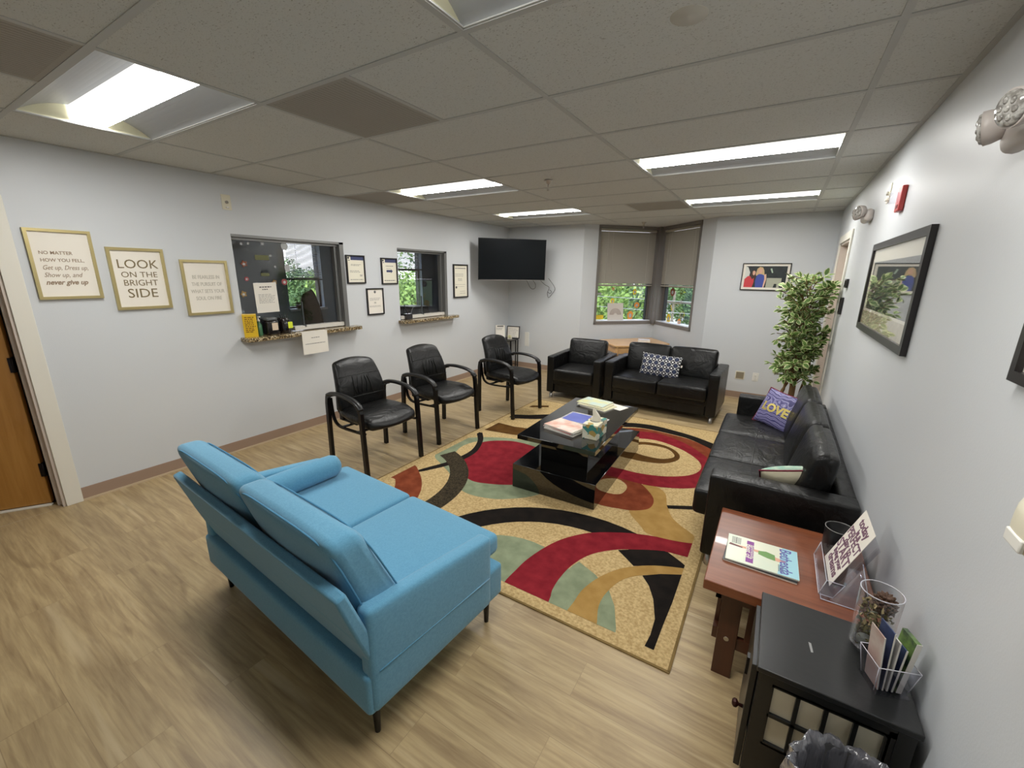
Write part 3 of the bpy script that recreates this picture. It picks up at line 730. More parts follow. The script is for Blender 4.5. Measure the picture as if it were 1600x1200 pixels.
mb.tube([(0, 0, -.06), (0, 0, -.12)], .03, 8); mb.tube([(0, 0, -.12), tvp(.30, 6.10, 1.875), tvp(.06, 6.42, 1.875)], .018, 8); mb.tube([tvp(.10, 6.44, 1.7), tvp(.10, 6.44, 2.05)], .03, 8, flat=.5)
mb.build('mount_arm', BLKMT, t)
mb = MB()
for pts in ([(.50, 6.30, 1.60), (.50, 6.42, 1.47), (.54, 6.44, 1.42), (.60, 6.44, 1.43), (.62, 6.42, 1.50), (.60, 6.30, 1.60)],
            [(.74, 6.30, 1.60), (.76, 6.48, 1.50), (.84, 6.50, 1.45), (.80, 6.52, 1.36), (.82, 6.53, 1.28), (.88, 6.53, 1.34), (.94, 6.52, 1.44), (.90, 6.35, 1.60)],
            [(.80, 6.52, 1.38), (.84, 6.53, 1.35), (.88, 6.52, 1.38), (.84, 6.52, 1.41)]):
    mb.tube([tvp(*q) for q in catmull(pts, 5, False)], .0035, 6)
mb.build('power_cable', BLKPL, t)

# ================================================================== RUG
RUGC = {'tan': (S(212, 186, 136), S(178, 150, 102)), 'sage': (S(146, 156, 126), S(128, 138, 110)), 'red': (S(142, 38, 47), S(122, 28, 38)), 'rust': (S(138, 70, 44), S(116, 54, 32)),
        'black': (S(34, 28, 24), S(22, 19, 17)), 'char': (S(34, 30, 24), S(78, 68, 50)), 'dtan': (S(178, 142, 82), S(164, 128, 70)), 'brown': (S(96, 66, 28), S(82, 54, 22)), 'edge': (S(140, 116, 74), S(120, 98, 60))}
RUGM = []
for k, (c1, c2) in RUGC.items():
    RUGM.append(mat('rug_pile_'+k, c1, .95, noise_=((70 if k in ('tan',) else (90 if k == 'char' else 12)), .16, c2), bump=(420, .5), spec=.12))
RI = {k: i for i, k in enumerate(RUGC)}
RX0, RX1, RY0, RY1 = 1.545, 3.975, 1.60, 4.90
mb = MB()
mb.prism([(RX0, RY0), (RX1, RY0), (RX1, RY1), (RX0, RY1)], .0005, .005, RI['tan'])
for (a, b, c, d_) in ((RX0-.006, RX1+.006, RY0-.008, RY0+.004), (RX0-.006, RX1+.006, RY1-.004, RY1+.008), (RX0-.008, RX0+.004, RY0, RY1), (RX1-.004, RX1+.008, RY0, RY1)): mb.box(a, b, c, d_, .0005, .0054, RI['edge'])
lev = [0]
BX0, BX1, BY0, BY1 = RX0+.07, RX1-.07, RY0+.075, RY1-.07
def clip(poly):
    def cl(p, f, g):
        o = []
        for i in range(len(p)):
            a, b = p[i-1], p[i]; fa, fb = f(a), f(b)
            if fa >= 0 and fb >= 0: o.append(b)
            elif fa >= 0 > fb or fb >= 0 > fa:
                t_ = fa/(fa-fb); q = (a[0]+(b[0]-a[0])*t_, a[1]+(b[1]-a[1])*t_); o.append(q)
                if fb >= 0: o.append(b)
        return o
    for f in (lambda q: q[0]-BX0, lambda q: BX1-q[0], lambda q: q[1]-BY0, lambda q: BY1-q[1]): poly = cl(poly, f, None)
    return poly
def shape(col, pts, smooth=True):
    lev[0] += 1; z = .0052 + lev[0]*.00007
    P = [(p[0], p[1]) for p in (catmull([(a, b, 0) for a, b in pts], 6) if smooth else [Vector((a, b, 0)) for a, b in pts])]
    P = clip(P)
    if len(P) < 3: return
    edges = [mb.bm.edges.new((a, b)) for a, b in (lambda V: zip(V, V[1:]+V[:1]))([mb.v((x, y, z)) for x, y in P])]
    r = bmesh.ops.triangle_fill(mb.bm, use_beauty=True, edges=edges)
    for g in r['geom']:
        if isinstance(g, bmesh.types.BMFace):
            g.material_index = RI[col]
            g.normal_update()
            if g.normal.z < 0: g.normal_flip()
def arc(c, r, a0, a1, n=26, sq=1.0):
    return [(c[0]+r*math.cos(math.radians(a0+(a1-a0)*k/n)), c[1]+sq*r*math.sin(math.radians(a0+(a1-a0)*k/n))) for k in range(n+1)]
def ring(col, c, r0, r1, a0, a1, sq=1.0): shape(col, arc(c, r1, a0, a1, 30, sq) + arc(c, r0, a1, a0, 30, sq), False)
def disc(col, c, r, sq=1.0): shape(col, arc(c, r, 0, 360, 40, sq)[:-1], False)
# left: sage disc with the red disc, tan lens and dark arc
shape('sage', [(1.618, 2.738), (1.557, 3.02), (1.596, 3.225), (1.771, 3.379), (2.037, 3.50), (2.35, 3.52), (2.62, 3.42), (2.82, 3.2), (2.86, 2.92), (2.78, 2.62), (2.608, 2.43), (2.45, 2.354), (2.283, 2.34), (2.117, 2.411), (1.987, 2.516), (1.80, 2.62)])
shape('red', [(1.921, 2.68), (1.838, 2.915), (1.798, 3.147), (1.834, 3.29), (2.015, 3.422), (2.23, 3.443), (2.45, 3.38), (2.62, 3.2), (2.68, 2.95), (2.62, 2.74), (2.53, 2.647), (2.387, 2.567), (2.215, 2.522), (2.037, 2.599)])
shape('tan', [(1.87, 2.75), (1.76, 2.86), (1.70, 3.02), (1.725, 3.187), (1.782, 3.235), (1.84, 3.10), (1.89, 2.938), (1.90, 2.80)])
shape('black', [(1.601, 3.42), (1.64, 3.45), (1.663, 3.437), (1.784, 3.277), (1.896, 3.015), (1.90, 2.775), (1.864, 2.636), (1.801, 2.505), (1.74, 2.403), (1.71, 2.434), (1.802, 2.667), (1.835, 2.852), (1.828, 3.034), (1.738, 3.247)])
shape('rust', [(1.585, 2.22), (1.593, 2.47), (1.755, 2.388), (1.898, 2.267), (2.008, 2.125), (2.08, 1.94), (1.86, 1.95), (1.78, 2.08), (1.674, 2.19)])
ring('char', (1.42, 2.10), .70, .86, -42, 70)
# near: large dark arc with sage disc, red crescent and tan arc
ring('black', (3.32, 1.58), .80, .985, 10, 205, 1.0)
disc('sage', (3.04, 1.62), .46)
shape('red', [(3.111, 1.60), (3.085, 1.819), (3.11, 2.002), (3.165, 2.171), (3.245, 2.300), (3.339, 2.395), (3.529, 2.510), (3.717, 2.575), (3.96, 2.625), (3.96, 2.48), (3.762, 2.437), (3.616, 2.361), (3.499, 2.28), (3.398, 2.162), (3.345, 2.026), (3.328, 1.894), (3.334, 1.76), (3.371, 1.60)])
shape('sage', [(3.371, 1.60), (3.334, 1.783), (3.328, 1.894), (3.345, 2.00), (3.363, 2.06), (3.486, 2.007), (3.593, 1.93), (3.656, 1.837), (3.71, 1.70), (3.73, 1.60)], False)
shape('tan', [(3.37, 2.06), (3.40, 2.155), (3.50, 2.275), (3.525, 2.295), (3.60, 2.235), (3.65, 2.19), (3.60, 2.15), (3.50, 2.01)], False)
shape('black', [(3.523, 2.295), (3.60, 2.35), (3.773, 2.444), (3.916, 2.348), (3.772, 2.278), (3.649, 2.199), (3.59, 2.245)], False)
shape('dtan', [(3.476, 1.60), (3.467, 1.752), (3.474, 1.873), (3.522, 2.019), (3.609, 2.154), (3.749, 2.268), (3.93, 2.345), (3.93, 2.29), (3.736, 2.164), (3.638, 2.062), (3.593, 1.93), (3.587, 1.793), (3.63, 1.60)])
shape('black', [(3.716, 2.145), (3.80, 2.215), (3.908, 2.277), (3.906, 2.054), (3.898, 1.839), (3.895, 1.656), (3.852, 1.656), (3.86, 1.753), (3.855, 1.861), (3.814, 1.994), (3.768, 2.083)], False)
# right: dark tan band, rust drop, big red ring with brown ring
shape('dtan', [(3.44, 2.80), (3.47, 3.05), (3.42, 3.25), (3.52, 3.26), (3.61, 3.19), (3.663, 3.013), (3.724, 2.874), (3.80, 2.79), (3.90, 2.71), (3.90, 2.62), (3.658, 2.567), (3.566, 2.64)])
shape('black', [(3.66, 3.011), (3.92, 3.16), (3.92, 3.10), (3.68, 2.969)], False)
shape('rust', [(3.02, 3.00), (3.06, 3.22), (3.16, 3.34), (3.29, 3.33), (3.431, 3.219), (3.552, 3.057), (3.564, 2.901), (3.484, 2.81), (3.389, 2.773), (3.22, 2.745), (3.08, 2.82)])
shape('tan', [(3.12, 3.03), (3.15, 3.167), (3.218, 3.217), (3.302, 3.166), (3.332, 3.091), (3.319, 2.991), (3.255, 2.949), (3.169, 2.958)])
shape('black', [(2.60, 4.40), (2.82, 4.62), (3.10, 4.72), (3.391, 4.68), (3.65, 4.594), (3.95, 4.40), (3.95, 4.22), (3.789, 4.35), (3.582, 4.50), (3.417, 4.547), (3.10, 4.57), (2.88, 4.49), (2.70, 4.30)])
shape('rust', [(2.75, 4.30), (2.90, 4.46), (3.10, 4.555), (3.417, 4.532), (3.62, 4.47), (3.85, 4.27), (3.80, 4.0), (3.3, 4.1)])
shape('red', [(2.70, 3.86), (2.76, 4.14), (2.90, 4.34), (3.10, 4.46), (3.30, 4.48), (3.55, 4.36), (3.78, 4.12), (3.93, 3.86), (3.93, 3.62), (3.78, 3.40), (3.56, 3.275), (3.361, 3.237), (3.10, 3.27), (2.88, 3.42), (2.76, 3.62)])
shape('tan', [(2.86, 3.85), (2.92, 4.06), (3.06, 4.20), (3.28, 4.275), (3.52, 4.19), (3.70, 4.03), (3.775, 3.865), (3.755, 3.70), (3.66, 3.57), (3.478, 3.46), (3.233, 3.42), (3.02, 3.50), (2.90, 3.66)])
shape('brown', [(3.02, 3.93), (3.08, 4.08), (3.22, 4.18), (3.404, 4.18), (3.54, 4.06), (3.571, 3.91), (3.50, 3.77), (3.374, 3.70), (3.20, 3.68), (3.06, 3.77)])
shape('tan', [(3.12, 3.95), (3.17, 4.07), (3.30, 4.12), (3.427, 4.109), (3.51, 4.01), (3.515, 3.923), (3.43, 3.835), (3.30, 3.82), (3.18, 3.85)])
shape('brown', [(1.62, 3.535), (1.62, 3.81), (1.834, 3.80), (2.10, 3.86), (2.20, 3.66), (1.95, 3.585)], False)
shape('black', [(1.60, 4.04), (1.60, 4.15), (1.766, 4.236), (2.05, 4.47), (2.15, 4.36), (1.90, 4.15), (1.70, 4.045)], False)
shape('brown', [(1.62, 4.52), (1.62, 4.60), (1.80, 4.72), (1.83, 4.66)], False)
rug = mb.build('area_rug', RUGM); tag(rug, 'large tan area rug with red, sage, black and rust circles and arcs', 'rug')

# ================================================================== SEATING
def leather_sofa(label, W, D, n, loc, rz, name, aw=.115, ah=.59, protrude=.03, top=.76, cat='sofa', seat_h=.42, group=None, bth=.15):
    t = thing(name, label, cat, loc, rz, group)
    w2 = W/2; z0 = .085
    mb = MB(); mb.box(-w2+aw, w2-aw, .03, D-.03, z0, .235, 0, .012); mb.build('base_frame', LEATH, t)
    mb = MB(); mb.box(-w2+aw-.02, w2-aw+.02, .012, .05, .20, .29, 0, .012); mb.build('front_rail', LEATH, t)
    for s_ in (-1, 1):
        x0, x1 = sorted((s_*w2, s_*(w2-aw))); mb = MB()
        mb.cushion(((x0+x1)/2, D/2, (z0+ah)/2), (aw, D, ah-z0), .016, (.002, 0, .006), 8)
        mb.tube([(x0+.012, .002, ah-.03), (x1-.012, .002, ah-.03)], .003, 6); mb.build('armrest', LEATH, t)
    mb = MB(); mb.cushion((0, D-.045, (z0+ah)/2), (W-2*aw+.01, .09, ah-z0-.005), .02, (0, 0, .004), 8); mb.build('back_frame', LEATH, t)
    cw = (W-2*aw)/n
    for k in range(n):
        cx = -w2+aw+cw*(k+.5)
        mb = MB(); y0, y1 = -protrude, D-.20
        def fn(o, h=.085):
            if o.y < 0 and o.z > 0: pass
            return o
        mb.cushion((cx, (y0+y1)/2, (.255+seat_h)/2), (cw-.006, y1-y0, seat_h-.255), .028, (0, .006, .02), 12)
        sc_ = mb.build('seat_cushion', LEATH, t)
        if n == 3:
            mb = MB(); ym = (y0+y1)/2; mb.tube([(cx+u*(cw/2-.02), ym, seat_h+.0175*(1-u*u)+.001) for u in [q/6-1 for q in range(13)]], .0028, 6); mb.build('seam', LEATH, sc_)
        mb = MB(); bh = top-seat_h+.03
        def fb(o, bh=bh): # leans back, slimmer towards the top
            u = (o.z/bh+.5); return Vector((o.x, o.y*(1.0-.25*u)+.075*u, o.z - (.012*u*(1 if o.y > 0 else 0))))
        mb.cushion((cx, D-.22, seat_h-.02+bh/2), (cw-.006, bth, bh), .04, (0, .028, .006), 12, fb)
        mb.build('back_cushion', LEATH, t)
    mb = None
    for sx in (-1, 1):
        for y in (.05, D-.06):
            m = MB(); m.lathe([(.022, 0), (.024, .004), (.022, .01), (.022, z0+.01)], (sx*(w2-.05), y, 0), 16); m.build('foot', CHROME, t)
    return t
leather_sofa('long black leather three seat sofa against the right wall', 2.04, .67, 3, (3.965, 3.44, 0), -PI/2, 'leather_sofa', .13, .59, .085, .77)
leather_sofa('black leather loveseat with a patterned navy cushion, back to the bay window', 1.36, .76, 2, (3.04, 5.15, 0), math.radians(-1.5), 'leather_loveseat', .115, .59, .03, .77)
leather_sofa('black leather armchair between the loveseat and the office chairs', .755, .76, 1, (1.955, 5.085, 0), math.radians(2.5), 'leather_armchair', .10, .585, .03, .76, 'armchair')

# office guest chairs
def office_chair():
    t = thing('guest_chair', '', 'chair', (0, 0, 0), 0, 'black guest chairs along the reception wall')
    mb = MB()
    def fs(o):
        u = (.25-o.y)/.5  # 1 at the front
        f = 1 - .16*max(0, (o.y-.02)/.25)
        zz = o.z + (.012 if abs(o.y) < 2 else 0) - .035*max(0, u-.72)*3.2*(1 if o.z > -.1 else 0)
        return Vector((o.x*f*(1-.10*max(0, u-.75)*2), o.y, zz + .012*(o.x/.25)**2))
    mb.cushion((0, -.03, .445), (.50, .50, .085), .036, (.012, .03, .012), 14, fs); seat = mb.build('seat', LEATH, t)
    mb = MB(); mb.box(-.20, .20, -.02, .21, .385, .412, 0, .01); mb.box(-.215, .215, .16, .215, .395, .47, 0, .008); mb.build('seat_pan', BLKPL, t)
    mb = MB(); bh = .43
    def fb(o):
        u = o.z/bh+.5
        wid = 1 - .20*(u**2) + .0; 
        arch = -.022*(o.x/.24)**2*max(0, u-.5)*2
        return Vector((o.x*wid, o.y + .115*u - .03*math.sin(u*PI) + .05*(o.x/.24)**2*-.5, o.z+arch))
    mb.cushion((0, .195, .695), (.485, .075, bh), .035, (0, .028, .006), 14, fb)
    bk = mb.build('backrest', LEATH, t)
    mb = MB()
    def seam(x0, x1, u, amp=0):
        pts = []
        for k in range(13):
            x = x0+(x1-x0)*k/12; o = fb(Vector((x, -.0375-.028*(1-(x/.2425)**2)*(1-(2*u-1)**2), (u-.5)*bh+amp*(x/.24)**2))); pts.append((o.x, o.y+.1945, o.z+.695))
        mb.tube(pts, .0035, 6)
    seam(-.225, .225, .70); seam(-.225, .225, .26, .0)
    for x in (-.10, .10):
        pts = []
        for k in range(9):
            u = .27+.42*k/8; xx = x*(1.05-.25*u); o = fb(Vector((xx, -.0375-.028*(1-(xx/.2425)**2)*(1-(2*u-1)**2), (u-.5)*bh))); pts.append((o.x, o.y+.1945, o.z+.695))
        mb.tube(pts, .003, 6)
    for k_ in range(5):
        x = -.075+.0375*k_; pts = []
        for k in range(9):
            u = .30+.36*k/8; o = fb(Vector((x+.012*math.sin(u*9+k_), -.0425-.028*(1-(x/.2425)**2)*(1-(2*u-1)**2), (u-.5)*bh))); pts.append((o.x, o.y+.199, o.z+.695))
        mb.tube(pts, [.001]+[.0075]*7+[.001], 6)
    mb.build('stitching', LEATH, bk)
    mb = MB(); mb.box(-.21, .21, .235, .262, .47, .60, 0, .01); mb.flatbar([(-.17, .20, .40), (-.17, .262, .46), (-.17, .27, .62)], .05, .012); mb.flatbar([(.17, .20, .40), (.17, .262, .46), (.17, .27, .62)], .05, .012)
    mb.build('back_bracket', BLKMT, t)
    for s_ in (-1, 1):
        x = s_*.287
        mb = MB(); mb.flatbar([(x, .262, 0), (x, .258, .30), (x, .252, .56), (x, .242, .615), (x, .215, .642), (x, .17, .650)], .030, .036); mb.build('rear_leg', BLKMT, t)
        mb = MB(); mb.flatbar([(x, -.262, 0), (x, -.254, .15), (x, -.242, .40), (x, -.232, .56), (x, -.218, .600), (x, -.19, .625)], .030, .036); mb.build('front_leg', BLKMT, t)
        mb = MB(); ap = catmull([(x, .240, .635), (x, .17, .658), (x, .04, .668), (x, -.10, .658), (x, -.195, .630), (x, -.242, .588)], 5, False)
        mb.tube(ap, [.014]+[.028]*(len(ap)-2)+[.018], 12, flat=.60, up=(1, 0, 0)); mb.build('armrest_pad', BLKPL, t)
        mb = MB(); xi = s_*.262; cp = catmull([(xi, .245, .60), (xi, .235, .50), (xi, .215, .42), (xi, .17, .375), (xi, .08, .362), (xi, -.08, .368), (xi, -.235, .378)], 5, False); mb.flatbar(cp, .024, .014); mb.build('side_rail', BLKMT, t)
    mb = MB(); mb.tube([(-.27, -.13, .372), (.27, -.13, .372)], .012, 8); mb.tube([(-.27, .10, .366), (.27, .10, .366)], .012, 8); mb.build('crossbar', BLKMT, t)
    return t
ch = office_chair(); ANG = math.radians(90-5.3)
for i, (x, y, lab) in enumerate(((1.238, 2.39, 'black leather guest chair nearest the blue sofa, below the big reception window'), (1.238, 3.27, 'black leather guest chair in the middle of the row of three'),
                                 (1.465, 4.304, 'black leather guest chair farthest along the row, beside the corner stand'))):
    o = ch if i == 0 else copy_tree(ch)
    o.location = (x, y, 0.0076 if i == 2 else 0.0); o.rotation_euler = (0, 0, ANG); o['label'] = lab

# blue loveseat, its back to the camera
t = thing('blue_loveseat', 'sky blue fabric loveseat seen from behind, at the edge of the rug', 'sofa', (2.50, 1.128, 0), math.radians(176.04))
mb = MB(); mb.cushion((0, .004, .247), (1.375, .757, .17), .018, (0, .004, .0), 8); mb.build('base_frame', BLUE, t)
for s_ in (-1, 1):
    mb = MB(); x1 = s_*.70; x0 = s_*.63
    def fa(o):
        v = .5-o.y/.645      # 1 at the front
        top = o.z > 0
        return Vector((o.x, o.y, o.z - (.075*v if top else 0)*(o.z/.215)))
    mb.cushion(((x0+x1)/2, .045, .385), (.07, .645, .43), .022, (.004, 0, .004), 12, fa)
    mb.tube([(x1+s_*.002, .34, .345), (x1+s_*.003, -.255, .325)], .003, 6)
    mb.build('armrest', BLUE, t)
mb = MB()
prof = [(.30, .335), (.345, .335), (.40, .50), (.462, .700), (.425, .712), (.36, .52)]
mb.prism([(y, z) for y, z in prof], -.69, .69, 0, .010, axis='X'); mb.build('back_panel', BLUE, t)
for s_ in (-1, 1):
    mb = MB(); mb.cushion((s_*.317, -.09, .388), (.628, .67, .105), .03, (0, .004, .012), 14); mb.build('seat_cushion', BLUE, t)
PIPE = mat('blue_piping', S(74, 134, 168), .9)
for s_ in (-1, 1):
    mb = MB(); bh = .44
    def fb(o, bh=.44):
        u = o.z/bh+.5; return Vector((o.x, o.y*(1.05-.30*u)+.175*u, o.z))
    mb.cushion((s_*.328, .215, .645), (.645, .165, bh), .045, (0, .028, .010), 14, fb); c = mb.build('back_cushion', BLUE, t)
    mb = MB()
    for yy in (-.074, .074):
        loop = []
        for k in range(64):
            a = 2*PI*k/64; ca, sa = math.cos(a), math.sin(a); e = 5
            x = .3225*math.copysign(abs(ca)**(2/e), ca); z = .22*math.copysign(abs(sa)**(2/e), sa)
            o = fb(Vector((x*.995, yy, z*.992))); loop.append((o.x+s_*.328, o.y+.215, o.z+.645))
        loop.append(loop[0]); mb.tube(loop, .0035, 6, caps=False)
    mb.build('piping', PIPE, c)
mb = MB(); mb.tube([(.545, y, .512) for y in (.17, .155, .12, 0, -.15, -.27, -.30, -.315)], [.03, .055, .067, .07, .07, .067, .055, .03], 20); mb.build('bolster', BLUE, t)
for sx in (-1, 1):
    for sy in (-1, 1):
        mb = MB(); mb.tube([(sx*.63, sy*.32, 0), (sx*.63, sy*.32, .10), (sx*.625, sy*.315, .175)], [.011, .015, .024], 10); mb.box(sx*.60-.03, sx*.60+.03, sy*.30-.02, sy*.30+.02, .168, .176); mb.build('leg', BLKMT, t)

# ================================================================== CUSHIONS
def pillow_mesh(mb, w_, h_, th, n=22, back_mi=1):
    def surf(u, v, s_):
        k = max(0, (1-u*u)*(1-v*v))**.42
        x = u*w_/2*(1-.055*(1-v*v)**1*(abs(u)**3)); y = v*h_/2*(1-.055*(1-u*u)*(abs(v)**3)); return Vector((x, y, s_*th/2*k))
    for s_ in (1, -1):
        G = [[mb.v(surf(-1+2*i/n, -1+2*j/n, s_)) for j in range(n+1)] for i in range(n+1)]
        for i in range(n):
            for j in range(n):
                q = [G[i][j], G[i+1][j], G[i+1][j+1], G[i][j+1]]
                f = mb.bm.faces.new(q if s_ > 0 else q[::-1]); f.smooth = True; f.material_index = 0 if s_ > 0 else back_mi
    bmesh.ops.remove_doubles(mb.bm, verts=mb.bm.verts, dist=1e-5)
    return surf
def pillow_border(surf, mb, r, n=22):
    loop = []
    for k in range(n): loop.append(surf(-1+2*k/n, -1, 1))
    for k in range(n): loop.append(surf(1, -1+2*k/n, 1))
    for k in range(n): loop.append(surf(1-2*k/n, 1, 1))
    for k in range(n): loop.append(surf(-1, 1-2*k/n, 1))
    loop.append(loop[0]); mb.tube(loop, r, 6, caps=False)
def basis(origin, xax, yax): return frame_m(origin, xax, (Vector(yax) - Vector(xax).normalized()*Vector(yax).dot(Vector(xax).normalized())))
# navy and white geometric
n = NB('navy_geometric_fabric'); s_ = n.sep(n.co.outputs['Object']); per = 1/.078
u_ = n.m_('SUBTRACT', n.m_('FRACT', n.m_('MULTIPLY', n.m_('ADD', s_[0], 5.0), per)), .5); v_ = n.m_('SUBTRACT', n.m_('FRACT', n.m_('MULTIPLY', n.m_('ADD', s_[1], 5.0), per)), .5)
rr = n.m_('SQRT', n.m_('ADD', n.m_('MULTIPLY', u_, u_), n.m_('MULTIPLY', v_, v_)))
au = n.m_('ABSOLUTE', u_); av = n.m_('ABSOLUTE', v_)
c1 = n.ramp(rr, [(0, S(70, 82, 110)), (.10, S(30, 36, 62)), (.20, S(70, 80, 108)), (.26, S(26, 30, 52)), (.37, S(236, 234, 228)), (.42, S(24, 28, 46))], 'CONSTANT')
dia = n.m_('LESS_THAN', n.m_('ADD', n.m_('SUBTRACT', .5, au), n.m_('SUBTRACT', .5, av)), .17)
dots = n.m_('MULTIPLY', n.m_('LESS_THAN', n.m_('MINIMUM', au, av), .09), n.m_('GREATER_THAN', rr, .38))
c1 = n.mix(dia, c1, S(236, 234, 230)); c1 = n.mix(dots, c1, S(214, 216, 218)); n.set(Base_Color=c1, Roughness=.9); NAVYF = n.m
t = thing('throw_cushion', 'navy and white geometric lumbar cushion on the loveseat', 'cushion', mw=basis((2.985, 5.49, .545), (1, -.02, -.045), (.03, .30, 1)))
mb = MB(); sf = pillow_mesh(mb, .50, .295, .12); mb.build('cover', [NAVYF, NAVYF], t)
mb = MB(); mb.box(.247, .262, .02, .05, -.002, .002); mb.build('care_tag', PAPER, t)
# purple swirl LOVE
n = NB('purple_swirl_fabric'); v = n.co.outputs['Object']
wv = n.nt.nodes.new('ShaderNodeTexWave'); wv.wave_type = 'RINGS'; wv.inputs['Scale'].default_value = 14; wv.inputs['Distortion'].default_value = 8; wv.inputs['Detail'].default_value = 1.5; wv.inputs['Detail Scale'].default_value = .8
n.nt.links.new(n.map(v, (1, 1, 1), (.06, -.05, 0)), wv.inputs['Vector'])
n.set(Base_Color=n.ramp(wv.outputs['Fac'], [(0, S(62, 58, 108)), (.42, S(84, 80, 136)), (.55, S(196, 192, 216)), (.68, S(88, 84, 138)), (.85, S(150, 146, 190)), (1.0, S(70, 66, 120))]), Roughness=.6); PURP = n.m
PINKR = mat('wine_piping', S(120, 30, 50), .8); GOLDT = mat('gold_sequin', S(210, 192, 110), .35, .6); BACKP = mat('wine_fabric', S(104, 34, 52), .9)
t = thing('throw_cushion', 'purple swirl cushion with gold LOVE letters on the far sofa end', 'cushion', mw=basis((4.285, 4.10, .565), (.76, -.60, -.10), (.30, .30, 1)))
mb = MB(); sf = pillow_mesh(mb, .335, .32, .12); cov = mb.build('cover', [PURP, BACKP], t)
mb = MB(); pillow_border(sf, mb, .005); mb.build('piping', PINKR, t)
def onp(surf, w_, h_, off=.002):
    def f(p):
        u = max(-.98, min(.98, p.x/(w_/2))); v = max(-.98, min(.98, p.y/(h_/2))); q = surf(u, v, 1); return Vector((p.x, p.y, q.z+off+p.z*.5))
    return f
mb = MB(); mb.text('LOVE', .098, (0, -.005, 0), bold=.004, fn=onp(sf, .335, .32), ext=.001, sx=1.0); mb.build('gold_lettering', GOLDT, t)
# teal / cream piped pillow
TEAL = mat('pale_teal_fabric', S(150, 190, 172), .9, noise_=(18, .12, S(196, 214, 192))); CREAMF = mat('cream_fabric', S(214, 206, 178), .9)
t = thing('throw_cushion', 'pale teal and cream cushion with red piping by the near sofa arm', 'cushion', mw=basis((4.345, 2.70, .545), (.97, .16, .20), (-.10, -.62, .62)))
mb = MB(); sf = pillow_mesh(mb, .30, .27, .12); mb.build('cover', [CREAMF, TEAL], t)
mb = MB(); pillow_border(sf, mb, .005); mb.build('piping', PINKR, t)

# ================================================================== COFFEE TABLE AND WHAT LIES ON IT
A0 = math.radians(1.6)
t = thing('coffee_table', 'glossy black pedestal coffee table on the rug', 'coffee table', (2.868, 3.27, .0076), A0)
mb = MB(); mb.box(-.342, .342, -.635, .635, 0, .198, 0, .002); mb.build('base', GLOSSB, t)
mb = MB(); mb.box(-.20, .20, -.42, .42, .198, .40, 0, .001); mb.build('pedestal', GLOSSB, t)
mb = MB(); mb.box(-.325, .312, -.60, .62, .40, .436, 0, .002); mb.build('tabletop', GLOSSB, t)
TZ = .4438
def magazine(label, x, y, z, rz, w_, h_, th, cover, group, drawc=None, cat='magazine', name='magazine'):
    t = thing(name, label, cat, (x, y, z), math.radians(rz), group)
    mb = MB(); mb.box(-w_/2, w_/2, -h_/2, h_/2, 0, th-.0006); mb.build('pages', PAPER, t)
    mb = MB(); mb.box(-w_/2-.001, w_/2+.001, -h_/2-.001, h_/2+.001, th-.0006, th); mb.box(-w_/2-.0012, -w_/2, -h_/2, h_/2, 0, th); mb.build('cover', cover, t)
    if drawc: drawc(t, w_/2, h_/2, th)
    return t
C_PINK = mat('coral_cover', S(226, 170, 148), .3, noise_=(9, .12, S(238, 226, 214))); C_WH = mat('white_cover', S(224, 220, 214), .3, noise_=(12, .1, S(176, 172, 170)))
C_BLU = mat('royal_blue_cover', S(86, 96, 180), .3, noise_=(4, .2, S(110, 122, 200))); C_YG = mat('yellow_green_cover', S(222, 218, 150), .3, noise_=(9, .12, S(196, 214, 206)))
C_CRM = mat('cream_cover', S(224, 220, 182), .35, noise_=(6, .2, S(200, 196, 160))); C_RED = mat('rose_cover', S(196, 110, 110), .3)
zz = TZ
for k, (dx, dy, dr_, cv, lab) in enumerate(((.004, -.006, 3, C_WH, 'bottom magazine of the coral stack beside the tissue box'), (-.008, .002, -2, C_RED, 'rose edged magazine second from bottom in the coral stack'),
        (.006, .004, 2, C_WH, 'pale magazine third in the stack beside the tissue box'), (0, 0, 0, C_PINK, 'coral covered magazine on top of the stack beside tissue box'))):
    magazine(lab, 2.825+dx, 2.985+dy, zz, -14+dr_, .285, .212, .0085, cv, 'magazine stack beside the tissue box'); zz += .0087
magazine('open blue and white brochure behind the tissue box on coffee table', 2.862, 3.29, TZ, -4, .36, .25, .004, C_WH, None, lambda t, a, b, th: (lambda m: (m.box(-a+.015, a-.10, -b+.01, b-.02, th, th+.0006), m.build('blue_panel', C_BLU, t)))(MB()), 'brochure', 'brochure')
zz = TZ
for k, (dx, dy, dr_, cv, lab) in enumerate(((.03, -.03, -4, C_CRM, 'lowest cream magazine of the far stack on the coffee table'), (.0, -.02, 2, C_CRM, 'middle magazine of the far stack on the coffee table'), (-.02, .01, 0, C_YG, 'yellow green magazine on top of the far coffee table stack'))):
    magazine(lab, 2.80+dx, 3.74+dy, zz, -9+dr_, .28, .215, .010, cv, 'far magazine stack'); zz += .0102
pp = MB(); pp.box(-.10, .10, -.07, .07, 0, .0015); o = pp.build('loose_paper', PAPER, None); o.location = (2.97, 3.80, TZ); o.rotation_euler = (0, 0, -.3); tag(o, 'loose white sheet sticking out right of the far magazine stack', 'paper')
n = NB('tissue_box_print'); v = n.co.outputs['Object']; vo = n.nt.nodes.new('ShaderNodeTexVoronoi'); vo.inputs['Scale'].default_value = 26; n.nt.links.new(n.map(v, (1, .6, 1)), vo.inputs['Vector'])
n.set(Base_Color=n.ramp(n.sep(vo.outputs['Color'])[0], [(0, S(70, 140, 130)), (.22, S(228, 222, 190)), (.5, S(230, 226, 206)), (.68, S(180, 152, 84)), (.8, S(222, 218, 196)), (.92, S(96, 118, 110))], 'CONSTANT'), Roughness=.5); TISB = n.m
